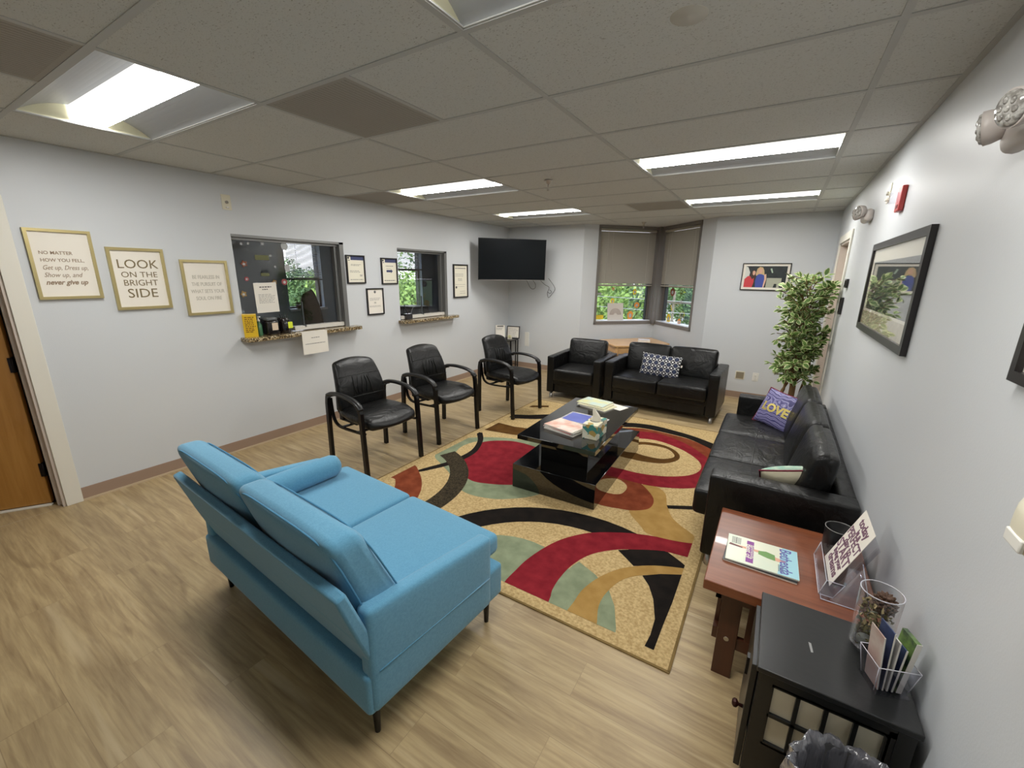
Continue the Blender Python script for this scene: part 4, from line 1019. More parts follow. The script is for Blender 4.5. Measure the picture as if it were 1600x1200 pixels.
t = thing('tissue_box', 'patterned teal and cream tissue box on the coffee table', 'tissue box', (3.07, 2.99, TZ), math.radians(.5))
mb = MB(); mb.box(-.06, .06, -.11, .11, 0, .118, 0, .003); mb.build('carton', TISB, t)
mb = MB(); mb.lathe([(0, 0), (.04, 0), (.04, .001), (0, .001)], (0, 0, .118)); mb.build('opening', mat('slot_shadow_plastic', S(120, 120, 112), .6), t)
mb = MB()
G = []
for i in range(13):
    a = i/12; row_ = []
    for j in range(9):
        h = j/8; r0 = .034*(1-h)**.6+.004; an = a*2*PI
        row_.append(mb.v((.005*math.sin(5*h)+r0*math.cos(an)*(1+.3*math.sin(an*3+h*3)), r0*.7*math.sin(an)*(1+.3*math.cos(an*2)), .119+h*.098*(1-.12*math.cos(an)))))
    G.append(row_)
for i in range(12):
    for j in range(8): f = mb.bm.faces.new([G[i][j], G[i+1][j], G[i+1][j+1], G[i][j+1]]); f.smooth = True
mb.build('tissue', mat('tissue_paper', S(238, 232, 216), .9), t)

# ================================================================== END TABLE BY THE SOFA
t = thing('end_table', 'reddish wooden mission style end table between sofa and black cabinet', 'end table', (4.055, 1.655, 0))
TH = .475; TWD = .575; TDP = .65
mb = MB(); mb.box(0, TWD, 0, TDP, TH-.045, TH, 0, .004); mb.build('tabletop', CHERRY, t)
mb = MB(); mb.box(.05, TWD-.05, .05, .07, TH-.10, TH-.045); mb.box(.05, TWD-.05, TDP-.07, TDP-.05, TH-.10, TH-.045); mb.box(.05, .07, .05, TDP-.05, TH-.10, TH-.045); mb.box(TWD-.07, TWD-.05, .05, TDP-.05, TH-.10, TH-.045); mb.build('apron', DARKW, t)
for (x, y) in ((.075, .055), (TWD-.11, .055), (.075, TDP-.09), (TWD-.11, TDP-.09)):
    mb = MB(); mb.box(x, x+.075, y, y+.035, 0, TH-.045, 0, .002); lg = mb.build('leg', DARKW, t)
    if y < .1:
        mb = MB(); mb.tube([(x+.037, y-.002, .19), (x+.037, y+.001, .19)], .010, 12); mb.build('bolt_cap', CHROME, lg)
for y in (.065, TDP-.085):
    mb = MB(); mb.box(.15, TWD-.11, y, y+.02, .145, .20); mb.build('lower_rail', DARKW, t)
    for k in range(6): mb = MB(); x = .175+.052*k; mb.box(x, x+.022, y+.002, y+.016, .20, TH-.10); mb.build('slat', DARKW, t)
for x in (.055, TWD-.075):
    mb = MB(); mb.box(x, x+.02, .09, TDP-.09, .145, .20); mb.build('lower_rail', DARKW, t)
    for k in range(7): mb = MB(); y = .13+.062*k; mb.box(x+.002, x+.016, y, y+.024, .20, TH-.10); mb.build('slat', DARKW, t)
# magazines on it
C_BS = mat('pale_magazine_cover', S(232, 230, 206), .25, noise_=(5, .2, S(214, 226, 206))); C_LB = mat('light_blue_print', S(166, 214, 226), .25); C_PUR = mat('purple_print', S(138, 58, 148), .4); C_GRN = mat('green_print', S(104, 150, 76), .4); C_SKN = mat('skin_tone_print', S(222, 168, 140), .4); C_DK = mat('indigo_print', S(84, 84, 160), .4); C_MAR = mat('maroon_print', S(110, 66, 62), .4)
def bcover(t, a, b, th):
    z = th+.0001
    def P(nm, m, pts, dz=.0003): q = MB(); q.prism(pts, z, z+dz); q.build(nm, m, t)
    P('sky_panel', C_LB, [(a-.075, -b), (a, -b), (a, b), (a-.055, b)], .0002)
    q = MB(); q.text('Bethesda', .062, (a-.046, 0, z+.0004), rot=-PI/2, ext=.0002, sx=.84, bold=.0008); q.build('masthead_lettering', C_DK, t)
    P('figure_print', C_SKN, [(-a+.03, .012), (.0, .012), (a-.075, -.016), (a-.045, -.012), (a-.045, .004), (a-.08, .012), (.02, .030), (-a+.03, .026)], .00035)
    P('dress_print', C_GRN, [(-.012, .0), (.022, -.012), (.052, -.016), (.050, .026), (.018, .036), (-.012, .026)], .0005)
    P('shoe_print', C_MAR, [(-a+.005, .014), (-a+.06, .010), (-a+.06, .018), (-a+.01, .03)], .0005)
    P('cover_banner', C_PUR, [(-.058, -b+.018), (-.030, -b+.018), (-.030, b-.02), (-.058, b-.02)], .0006)
    q = MB(); q.text('Best of', .030, (-.050, 0, z+.0008), rot=-PI/2, ext=.0002, sx=1.3, bold=.0005); q.text('Bethesda', .020, (-.035, 0, z+.0008), rot=-PI/2, ext=.0002, sx=1.5); q.build('banner_lettering', PAPER, t)
    q = MB()
    for xx in (-.118, -.10, .062):
        for k in range(4): q.box(xx+k*.005, xx+k*.005+.0022, (-b+.02 if xx > 0 else b-.07), (-b+.07 if xx > 0 else b-.015), z, z+.0004)
    q.build('small_print', INK, t)
magazine('lower magazine under the glossy one on the wooden end table', 4.244, 1.928, TH, -2, .270, .208, .007, mat('black_cover', S(40, 42, 44), .3), 'magazines on the end table')
magazine('glossy magazine with a green dressed figure and pale blue masthead on end table', 4.246, 1.936, TH+.0072, 1, .268, .208, .006, C_BS, 'magazines on the end table', bcover)
# black cup
t = thing('black_canister', 'black round canister behind the slanted sign on the end table', 'canister', (4.525, 2.15, TH))
mb = MB(); mb.lathe([(.0, 0), (.050, 0), (.054, .005), (.056, .125), (.0545, .128), (.052, .125), (.048, .01), (0, .01)]); mb.build('body', BLKPL, t)
mb = MB(); mb.tube([(.055*math.cos(a*PI/16), .055*math.sin(a*PI/16), .127) for a in range(33)], .0018, 6, caps=False); mb.build('rim', mat('grey_rim', S(140, 140, 136), .3, .5), t)
# sign card in an acrylic stand, facing the room
ang = math.radians(20.4)
Mc = frame_m((4.478, 1.945, TH+.028), (0, -1, 0), (math.sin(ang), 0, math.cos(ang)))     # x right seen from the room, y up the slope
VIOL = mat('plum_ink', S(120, 84, 104), .6)
t = thing('sign_card', 'white card with plum hand lettering leaning in a clear stand', 'sign', mw=Mc)
mb = MB(); mb.box(-.105, .105, 0, .272, .0, .0015); mb.build('card', PAPER, t)
mb = MB()
for k, (s_, sz, sx) in enumerate((('today', .050, 1.2), ('is a', .034, 1.3), ('PERFECT', .054, .95), ('day to', .044, 1.1), ('START', .060, 1.15), ('living your', .034, 1.1), ('dreams', .048, 1.15))):
    mb.text(s_, sz, (0, .236-k*.033, .0020), ext=.0003, sx=sx, bold=.0014)
mb.build('lettering', VIOL, t)
t = thing('acrylic_stand', 'clear acrylic sign stand on the wooden end table', 'sign stand', (0, 0, 0))
mb = MB()
def sheet(pts, th=.0025, mi=0):
    P = [Vector(p) for p in pts]; n_ = (P[1]-P[0]).cross(P[2]-P[0]).normalized()*th
    lo = [mb.v(p) for p in P]; hi = [mb.v(p+n_) for p in P]
    mb.bm.faces.new(lo[::-1]); mb.bm.faces.new(hi)
    for i in range(len(P)): mb.bm.faces.new([lo[i], lo[(i+1) % len(P)], hi[(i+1) % len(P)], hi[i]])
ya, yb = 1.775, 2.055; z0 = TH+.003
sheet([(4.484, ya, z0+.02), (4.484, yb, z0+.02), (4.578, yb, z0+.26), (4.578, ya, z0+.26)])
sheet([(4.44, ya, z0+.02), (4.44, yb, z0+.02), (4.455, yb, z0+.085), (4.455, ya, z0+.085)])
sheet([(4.44, ya, z0+.02), (4.44, yb, z0+.02), (4.484, yb, z0+.02), (4.484, ya, z0+.02)])
sheet([(4.44, ya, z0+.02), (4.484, ya, z0+.02), (4.51, ya, z0+.085), (4.455, ya, z0+.085)]); sheet([(4.44, yb, z0+.02), (4.484, yb, z0+.02), (4.51, yb, z0+.085), (4.455, yb, z0+.085)])
sheet([(4.45, ya, z0), (4.60, ya, z0), (4.60, yb, z0), (4.45, yb, z0)]); sheet([(4.548, ya+.02, z0+.18), (4.60, ya+.02, z0), (4.60, yb-.02, z0), (4.548, yb-.02, z0+.18)])
mb.build('acrylic_panels', ACRY, t)
mb = MB(); EDG = mat('acrylic_edge', S(206, 204, 212), .2)
for a_, b_ in (((4.44, ya, z0+.02), (4.455, ya, z0+.085)), ((4.455, ya, z0+.085), (4.455, yb, z0+.085)), ((4.44, yb, z0+.02), (4.455, yb, z0+.085)), ((4.44, ya, z0+.02), (4.44, yb, z0+.02)), ((4.44, ya, z0+.02), (4.484, ya, z0+.02)),
               ((4.484, ya, z0+.02), (4.51, ya, z0+.085)), ((4.455, ya, z0+.085), (4.51, ya, z0+.085)), ((4.45, ya, z0+.001), (4.60, ya, z0+.001)), ((4.45, ya, z0+.001), (4.45, yb, z0+.001)), ((4.548, ya+.02, z0+.18), (4.60, ya+.02, z0))):
    mb.tube([a_, b_], .0016, 6)
mb.build('panel_edges', EDG, t)

# ================================================================== BLACK CABINET AND WHAT STANDS ON IT
CX0, CX1, CY0, CY1, CZ = 4.255, 4.632, 1.262, 1.632, .525
t = thing('black_cabinet', 'black wooden cabinet with cream window like panes on its side', 'cabinet', (CX0, CY0, 0))
W_, D2 = CX1-CX0, CY1-CY0
mb = MB(); mb.box(0, W_, 0, D2, CZ-.018, CZ, 0, .003); mb.build('cabinet_top', CABB, t)
mb = MB()
for (x, y) in ((.008, .008), (W_-.046, .008), (.008, D2-.046), (W_-.046, D2-.046)): mb.box(x, x+.038, y, y+.038, 0, CZ-.018)
mb.box(.012, W_-.012, .012, .03, .05, .20); mb.box(.012, W_-.012, D2-.03, D2-.012, .05, CZ-.02); mb.box(W_-.03, W_-.012, .012, D2-.012, .05, CZ-.02); mb.box(.02, W_-.02, .02, D2-.02, .05, .07); mb.box(.012, W_-.012, .010, .03, CZ-.055, CZ-.018)
mb.build('cabinet_body', CABB, t)
px0, px1, pz0, pz1 = .046, W_-.062, .245, CZ-.055
mb = MB(); mb.box(.04, W_-.04, .020, .028, pz0-.02, pz1+.01); mb.build('cream_panes', CABP, t)
mb = MB()
for k in range(5):
    x = px0+(px1-px0)*k/4; mb.box(x-.0055, x+.0055, .010, .024, pz0, pz1)
for k in range(3):
    z = pz0+(pz1-pz0)*k/2; mb.box(px0, px1, .010, .024, z-.0055, z+.0055)
mb.box(px1, W_-.03, .010, .028, pz0-.02, pz1+.02); mb.box(px0, px1, .010, .028, pz0-.06, pz0)
mb.build('muntin_grid', CABB, t)
mb = MB(); mb.box(-.012, .006, .04, D2-.04, .07, CZ-.035, 0, .002); dr2 = mb.build('cabinet_door', CABB, t)
mb = MB(); mb.lathe([(0, 0), (.006, 0), (.005, .012), (.013, .018), (.014, .026), (.008, .032), (0, .033)], seg=16); k_ = mb.build('knob', mat('dark_red_bronze', S(56, 26, 22), .3, .5), dr2); k_.matrix_local = frame_m((-.012, .085, .27), (0, -1, 0), (0, 0, 1))
mb = MB(); mb.box(-.020, -.012, .16, .185, .33, .40); mb.build('hinge', BLKMT, dr2)
mb = MB()
mb.prism([(.135, .190), (.142, .188), (.146, .150), (.140, .148), (.138, .165)], CZ, CZ+.0004); mb.build('scratch_mark', mat('scuff', S(150, 150, 148), .6), t)
# glass vase with potpourri
vx, vy = 4.55, 1.535
t = thing('glass_vase', 'clear glass cylinder vase filled with dried potpourri and pine cone', 'vase', (vx, vy, CZ))
mb = MB(); mb.lathe([(0, .0), (.048, .0), (.050, .004), (.054, .205), (.0525, .208), (.051, .205), (.047, .008), (0, .008)], seg=36); mb.build('glass_wall', GLASS, t)
mb = MB(); mb.tube([(.0527*math.cos(a*PI/16), .0527*math.sin(a*PI/16), .207) for a in range(33)], .0016, 6, caps=False); mb.build('rim', EDG, t)
rnd = random.Random(5); mb = MB(); POT = [mat('dried_olive_leaf', S(120, 112, 70), .7), mat('dried_straw', S(186, 168, 122), .7), mat('dried_brown', S(84, 60, 44), .7), mat('dried_grey_green', S(110, 116, 96), .6)]
for k in range(260):
    z = .012+.155*rnd.random(); a = rnd.random()*2*PI; r = .041*math.sqrt(rnd.random()); c = Vector((r*math.cos(a), r*math.sin(a), z)); q = Euler((rnd.random()*6, rnd.random()*6, rnd.random()*6)).to_matrix()
    l = rnd.uniform(.006, .013); wd = l*.5; mi = rnd.choice([0, 0, 1, 2, 3])
    P = [c+q @ Vector(p) for p in ((-l, 0, 0), (-l*.3, wd, .002), (l*.5, wd*.7, -.002), (l, 0, 0), (l*.3, -wd, .002), (-l*.5, -wd*.7, 0))]
    P = [Vector((p.x*min(1, .0455/max(1e-6, math.hypot(p.x, p.y))), p.y*min(1, .0455/max(1e-6, math.hypot(p.x, p.y))), max(.010, p.z))) for p in P]
    mb.face(P, mi)
o = mb.build('potpourri', POT, t); o['kind'] = 'stuff'
mb = MB()
for ring_ in range(9):
    zz = .135+ring_*.007; rr = .024*math.sin(PI*(ring_+1.5)/11)+.004
    for k in range(9):
        a = 2*PI*(k+.5*(ring_ % 2))/9; x, y = .012+rr*math.cos(a), rr*math.sin(a)
        mb.tube([(.012, 0, zz), (x, y, zz+.003), (.012+(rr+.006)*math.cos(a), (rr+.006)*math.sin(a), zz+.009)], [.002, .006, .001], 6)
mb.build('pine_cone', POT[2], t)
mb = MB(); mb.cushion((-.018, -.02, .035), (.04, .035, .035), .016, (0, 0, 0), 4); mb.build('pebble', mat('grey_pebble', S(120, 122, 116), .6), t)
# brochure holder
t = thing('brochure_holder', 'clear acrylic cup on the cabinet holding upright leaflets', 'brochure holder', (4.566, 1.395, CZ), math.radians(20))
mb = MB()
def wallq(p0, p1, p2, p3): sheet([p0, p1, p2, p3], .002)
bb = [(-.045, -.035), (.045, -.035), (.045, .035), (-.045, .035)]; tt_ = [(-.058, -.05), (.058, -.05), (.058, .05), (-.058, .05)]
for i in range(4): j = (i+1) % 4; wallq((bb[i][0], bb[i][1], .004), (bb[j][0], bb[j][1], .004), (tt_[j][0], tt_[j][1], .105), (tt_[i][0], tt_[i][1], .105))
wallq((-.05, -.05, .0), (.05, -.05, 0), (.05, .05, 0), (-.05, .05, 0)); mb.build('acrylic_cup', ACRY, t)
mb = MB()
for i in range(4): j = (i+1) % 4; mb.tube([(tt_[i][0], tt_[i][1], .105), (tt_[j][0], tt_[j][1], .105)], .0014, 6); mb.tube([(bb[i][0], bb[i][1], .004), (tt_[i][0], tt_[i][1], .105)], .0014, 6)
mb.build('cup_edges', EDG, t)
t.scale = (.88, .88, .88); Mh = Matrix.Translation((4.566, 1.395, CZ)) @ Matrix.Rotation(math.radians(20), 4, 'Z') @ Matrix.Scale(.88, 4)
LEAF = [mat('navy_leaflet', S(34, 44, 78), .3, noise_=(14, .15, S(70, 84, 120))), mat('pale_leaflet', S(206, 190, 178), .3, noise_=(9, .15, S(170, 120, 110))), mat('green_leaflet', S(40, 56, 50), .3, noise_=(22, .12, S(120, 150, 80))), mat('white_leaflet', S(226, 222, 212), .4)]
for k, (dx, tilt, hh_, mi, th_, lab) in enumerate(((-.034, -5, .205, 1, .0025, 'pale pink leaflet leftmost in the clear cup on the cabinet'), (-.020, -2, .225, 0, .003, 'navy leaflet second from left in the clear cup'), (-.008, 0, .195, 3, .004, 'white edged leaflet in the middle of the clear cup'),
        (.006, 3, .17, 0, .004, 'short dark leaflet right of the white one in the clear cup'), (.024, 5, .200, 2, .014, 'thick green and dark booklet nearest the wall in the clear cup'))):
    m = MB(); m.box(-th_/2, th_/2, -.034, .034, .006, hh_, 0); m.box(-th_/2-.0005, th_/2+.0005, -.0345, -.033, .006, hh_+.0003, 1)
    o = m.build('leaflet', [LEAF[mi], LEAF[3]], None, mw=Mh @ Matrix.Translation((dx, 0, 0)) @ Matrix.Rotation(math.radians(tilt), 4, 'Y')); tag(o, lab, 'leaflet', 'leaflets in the clear cup')
# waste bin with a liner, near the cabinet
PLB = mat('dark_bin_plastic', S(34, 34, 36), .35)
n = NB('smoky_bin_liner'); n.set(Base_Color=S(96, 96, 102), Roughness=.16); n.b.inputs['Transmission Weight'].default_value = .25; n.b.inputs['Specular IOR Level'].default_value = .8
n.bump(n.noise(n.map(n.co.outputs['Object'], (1, 1, .25)), 26, 3), .9, .02); LINER = n.m
bx, by, br_, bz = 4.472, 1.085, .115, .44
t = thing('waste_bin', 'dark waste bin with a smoky plastic liner at the bottom photo edge', 'waste bin', (bx, by, 0))
mb = MB(); mb.lathe([(0, 0), (.085, 0), (.09, .006), (br_, bz-.01), (br_+.004, bz), (br_-.004, bz-.002), (.082, .012), (0, .012)], seg=36); mb.build('bin_body', PLB, t)
mb = MB(); seg = 72; rings = []
for j, (r, z, am) in enumerate(((.078, .10, .0), (.095, .24, .004), (br_-.01, bz-.01, .005), (br_+.004, bz+.020, .006), (br_+.012, bz+.012, .007), (br_+.013, bz-.04, .010), (br_+.008, bz-.12, .014), (br_+.006, bz-.17, .018))):
    rings.append([mb.v(((r+am*math.sin(k*2*PI/seg*13+j)+am*.7*math.sin(k*2*PI/seg*29+2*j))*math.cos(2*PI*k/seg), (r+am*math.sin(k*2*PI/seg*13+j)+am*.6*math.sin(k*2*PI/seg*31))*math.sin(2*PI*k/seg), z+.010*math.sin(k*2*PI/seg*5+j))) for k in range(seg)])
for j in range(len(rings)-1):
    for k in range(seg): f = mb.bm.faces.new([rings[j][k], rings[j][(k+1) % seg], rings[j+1][(k+1) % seg], rings[j+1][k]]); f.smooth = True
mb.build('bin_liner', LINER, t)

# ================================================================== BAY DESK, CHILD CHAIR, CORNER STAND
t = thing('corner_desk', 'light oak corner table fitted under the bay window', 'table', (0, 0, 0))
dp = [(1.74, 6.62), (2.17, 6.13), (2.62, 6.47), (2.80, 6.86), (2.385, 7.36)]; DZ = .64
mb = MB(); mb.prism(dp, DZ-.024, DZ, 0, .003); mb.build('tabletop', OAK, t)
def inset(poly, d_):
    c = Vector((sum(p[0] for p in poly)/len(poly), sum(p[1] for p in poly)/len(poly))); return [tuple(c+(Vector(p)-c)*(1-d_)) for p in poly]
ip = inset(dp, .08)
mb = MB()
for a_, b_ in ((ip[0], ip[1]), (ip[1], ip[2]), (ip[2], ip[3])):
    mb.flatbar([(a_[0], a_[1], DZ-.075), (b_[0], b_[1], DZ-.075)], .10, .018, side=(0, 0, 1))
mb.build('apron', OAK, t)
for p in ip:
    m = MB(); m.box(p[0]-.02, p[0]+.02, p[1]-.02, p[1]+.02, 0, DZ-.024, 0, .002); m.build('leg', OAK, t)
t = thing('white_box', 'small white plastic case on the light oak corner table', 'box', (2.42, 6.78, DZ), .4)
mb = MB(); mb.box(-.09, .09, -.055, .055, 0, .026, 0, .006); mb.build('case_body', WHITEP, t); mb = MB(); mb.box(-.088, .088, -.053, .053, .027, .045, 0, .007); mb.build('lid', mat('frosted_lid', S(224, 220, 222), .25), t)
t = thing('child_chair', 'small light wooden chair mostly hidden behind the leather armchair', 'chair', (1.60, 6.25, 0), math.radians(-10))
mb = MB(); mb.box(-.14, .14, -.13, .13, .31, .33, 0, .005); mb.build('seat', OAK, t)
for sx in (-1, 1):
    m = MB(); m.box(sx*.13-.013, sx*.13+.013, .105, .131, 0, .64, 0, .004); m.build('rear_leg', OAK, t); m = MB(); m.box(sx*.13-.013, sx*.13+.013, -.131, -.105, 0, .31, 0, .004); m.build('front_leg', OAK, t)
mb = MB(); mb.prism([(-.12, .52), (.12, .52), (.12, .61), (.06, .655), (-.06, .655), (-.12, .61)], .108, .126, 0, .002, axis='Y'); mb.build('backrest', OAK, t)
# corner stand: half round shelf on thin black legs
t = thing('corner_stand', 'narrow black metal half round stand in the far left corner', 'stand', (.06, 6.20, 0))
SZ = .555
def half(n_=18, r=.34): return [(0, -r)] + [(.31*math.sin(PI*k/n_), -r*math.cos(PI*k/n_)) for k in range(1, n_)] + [(0, r)]
mb = MB(); mb.prism(half(), SZ-.012, SZ, 0); mb.build('shelf', BLKMT, t)
mb = MB(); hp = half(); mb.tube([(p[0], p[1], SZ-.004) for p in hp], .008, 8)
mb.tube([(p[0], p[1], .06) for p in half(10)], .006, 8); mb.tube([(0, -.34, .06), (0, .34, .06)], .006, 8); mb.build('hoop', BLKMT, t)
for (x, y) in ((.008, -.33), (.008, .33), (.285, -.10), (.31, 0.02), (.285, .13)): m = MB(); m.box(x-.008, x+.008, y-.008, y+.008, 0, SZ-.01); m.build('leg', BLKMT, t)
def standcard(name, label, cat, loc, rz, w_, h_, frame_, drawf=None, tilt=14):
    M_ = Matrix.Translation(loc) @ Matrix.Rotation(rz, 4, 'Z') @ Matrix.Rotation(math.radians(90-tilt), 4, 'X')
    t = thing(name, label, cat, mw=M_)
    if frame_:
        mb = MB(); f = .014
        for (a_, b_, c_, d_) in ((-w_/2, w_/2, 0, f), (-w_/2, w_/2, h_-f, h_), (-w_/2, -w_/2+f, 0, h_), (w_/2-f, w_/2, 0, h_)): mb.box(a_, b_, c_, d_, -.006, .006)
        mb.build('frame', BLKFR, t)
    mb = MB(); mb.box(-w_/2+.004, w_/2-.004, .004, h_-.004, -.003, .001); mb.build('paper', PAPER, t)
    if drawf: drawf(t, w_, h_)
    return t
def sc1(t, w_, h_):
    mb = MB(); mb.box(-w_/2+.03, w_/2-.03, h_-.035, h_-.015, .001, .0018); mb.box(-w_/2+.02, -w_/2+.055, .02, .055, .001, .0018) if False else None; textlines(mb, -w_/2+.02, w_/2-.02, h_-.055, 3, .014, .005, .001, 3); mb.build('print', INK, t)
def sc2(t, w_, h_):
    mb = MB(); textlines(mb, -w_/2+.03, w_/2-.03, h_-.05, 6, .028, .005, .001, 5); mb.build('print', INK, t)
standcard('flyer_card', 'white flyer with a grey heading standing left on the corner stand', 'flyer', (.11, 6.13, SZ+.004), math.radians(38), .17, .245, False, sc1)
standcard('framed_notice', 'black framed white notice standing right on the corner stand', 'framed notice', (.25, 6.32, SZ+.004), math.radians(14), .235, .215, True, sc2, 8)
t = thing('paper_flower', 'cream paper flower card in front of the notice on corner stand', 'card', (.24, 6.22, SZ), .3); t.name = 'flower_card'
mb = MB()
for k in range(7):
    a = 2*PI*k/7; mb.tube([(0, 0, .05), (.02*math.cos(a), -.012, .05+.02*math.sin(a)), (.032*math.cos(a), -.006, .05+.032*math.sin(a))], [.004, .012, .004], 8, flat=.4)
mb.build('petals', mat('cream_petal', S(226, 220, 176), .8), t); mb = MB(); mb.box(-.035, .045, .004, .008, 0, .07); mb.build('backing_card', PAPERC, t)

# ================================================================== RECEPTION COUNTERS
n = NB('brown_granite'); v = n.co.outputs['Object']; vo = n.nt.nodes.new('ShaderNodeTexVoronoi'); vo.inputs['Scale'].default_value = 110; n.nt.links.new(v, vo.inputs['Vector'])
n.set(Base_Color=n.ramp(n.sep(vo.outputs['Color'])[0], [(0, S(44, 36, 28)), (.25, S(132, 112, 78)), (.5, S(170, 150, 112)), (.75, S(96, 78, 52)), (.9, S(206, 192, 160))], 'CONSTANT'), Roughness=.18); GRAN = n.m
def counter(label, y0, y1, z):
    r = .05; x1 = .135
    P = [(-TW+.02, y0+.05), (0, y0+.05), (0, y0-.0)] + [(x1-r+r*math.sin(a*PI/12), y0+r-r*math.cos(a*PI/12)) for a in range(7)] + [(x1-r+r*math.cos(a*PI/12), y1-r+r*math.sin(a*PI/12)) for a in range(7)] + [(0, y1), (0, y1-.10), (-TW+.02, y1-.10)]
    mb = MB(); mb.prism(P, z-.036, z, 0, .004); o = mb.build('granite_counter', GRAN); tag(o, label, 'counter', 'reception ledges'); return o
CZ1 = 1.062
counter('brown granite ledge of the big reception window holding a book and jars', 1.955, 3.235, CZ1)
counter('brown granite ledge of the small reception window, farther along the wall', 3.89, 5.00, 1.058)
# things on the first ledge
t = thing('yellow_book', 'yellow paperback leaning at the left end of the granite ledge', 'book', (.035, 2.045, CZ1), 0)
Mb = Matrix.Translation((.035, 2.04, CZ1)) @ Matrix.Rotation(math.radians(62), 4, 'Z') @ Matrix.Rotation(math.radians(8), 4, 'X'); t.matrix_world = Mb
mb = MB(); mb.box(-.055, .055, 0, .006, 0, .21); mb.box(-.055, .055, .028, .034, 0, .21); mb.box(-.056, -.052, 0, .034, 0, .21); mb.build('cover', mat('yellow_cover', S(238, 198, 50), .4), t)
mb = MB(); mb.box(-.051, .053, .006, .028, .003, .207); mb.build('pages', PAPERC, t)
mb = MB(); mb.M = frame_m((0, -.0006, .105), (1, 0, 0), (0, 0, 1)); textlines(mb, -.04, .045, .08, 9, .017, .009, 0, 11); mb.build('title_print', mat('brown_print', S(150, 104, 30), .5), t)
t = thing('soap_bottle', 'clear green pump bottle beside the yellow book on the ledge', 'bottle', (.0, 2.135, CZ1)); t.name = 'sanitizer_bottle'
GRG = glass_mat('green_clear_plastic', (.35, .62, .42, 1)); 
mb = MB(); mb.lathe([(0, 0), (.026, 0), (.028, .01), (.027, .10), (.012, .125), (.012, .135), (0, .135)], seg=20); mb.build('bottle_body', mat('green_gel', S(70, 120, 84), .2, coat=.6), t)
mb = MB(); mb.lathe([(0, .135), (.013, .135), (.013, .15), (.004, .152), (.004, .178), (0, .178)], seg=14); mb.box(-.006, .035, -.006, .006, .172, .182, 0, .003); mb.build('pump', WHITEP, t)
JAR = mat('amber_black_jar', S(26, 20, 18), .12, coat=.6)
t = thing('glass_jar', 'dark square jar with a cream label, middle of the ledge items', 'jar', (.015, 2.235, CZ1))
mb = MB(); mb.box(-.05, .05, -.055, .055, 0, .135, 0, .014); mb.build('jar_body', JAR, t); mb = MB(); mb.box(-.045, .045, -.05, .05, .135, .165, 0, .010); mb.build('lid', mat('clear_grey_lid', S(92, 96, 98), .12, coat=.5), t)
mb = MB(); mb.box(.0502, .0512, -.012, .045, .045, .115); mb.build('label_sticker', mat('cream_label', S(222, 202, 176), .6), t)
t = thing('glass_jar', 'dark jar with a bright yellow sticky note, rightmost on the ledge', 'jar', (.015, 2.375, CZ1))
mb = MB(); mb.lathe([(0, 0), (.046, 0), (.05, .008), (.05, .12), (.040, .135), (.040, .15), (0, .15)], seg=24); mb.build('jar_body', JAR, t)
mb = MB(); mb.box(.051, .0522, .006, .052, .05, .112); mb.build('sticky_note', mat('neon_yellow', S(226, 240, 60), .6), t)
mb = MB()
for k in range(4): mb.tube([(-.01+.008*k, -.02+.012*k, .14), (-.02+.012*k, -.03+.02*k, .185)], .0035, 8)
mb.build('pens', BLKPL, t)
M1 = frame_m((-.043, 2.265, 1.41), (0, 1, 0), (0, 0, 1))
t = thing('taped_notice', 'white typed notice taped inside the big reception glass', 'notice', mw=M1 @ Matrix.Rotation(math.radians(1), 4, 'Z'))
mb = MB(); mb.box(-.108, .108, -.14, .14, -.0006, .0006); mb.build('paper', PAPER, t)
mb = MB(); textlines(mb, -.055, .06, .10, 1, .02, .010, .0006, 3, jitter=0); textlines(mb, -.03, .03, .078, 1, .02, .009, .0006, 4, jitter=0); textlines(mb, -.075, .085, .03, 7, .013, .003, .0006, 5); mb.build('typed_text', INK, t)
M2 = frame_m((.139, 2.605, CZ1-.105), (0, 1, 0), (0, 0, 1))
t = thing('hanging_notice', 'white sheet of paper hanging over the front of the granite ledge', 'notice', mw=M2)
mb = MB(); mb.box(-.14, .145, -.12, .106, 0, .001); mb.box(-.14, .145, .1055, .1065, -.05, .001); mb.build('paper', PAPER, t)
mb = MB(); textlines(mb, -.04, .05, .045, 1, .02, .006, .001, 3, jitter=0); textlines(mb, -.11, .11, -.015, 1, .02, .006, .001, 4, jitter=0); mb.build('typed_text', INK, t)
t = thing('card_holder', 'small black pen tray on the ledge of the small reception window', 'tray', (-.01, 4.08, 1.058)); t.name = 'pen_tray'
mb = MB(); mb.box(-.03, .03, -.06, .05, 0, .075, 0, .004); mb.build('holder_body', JAR, t); mb = MB(); mb.tube([(0, -.01, .07), (-.03, -.035, .19)], .006, 8); mb.build('pen', BLKPL, t)
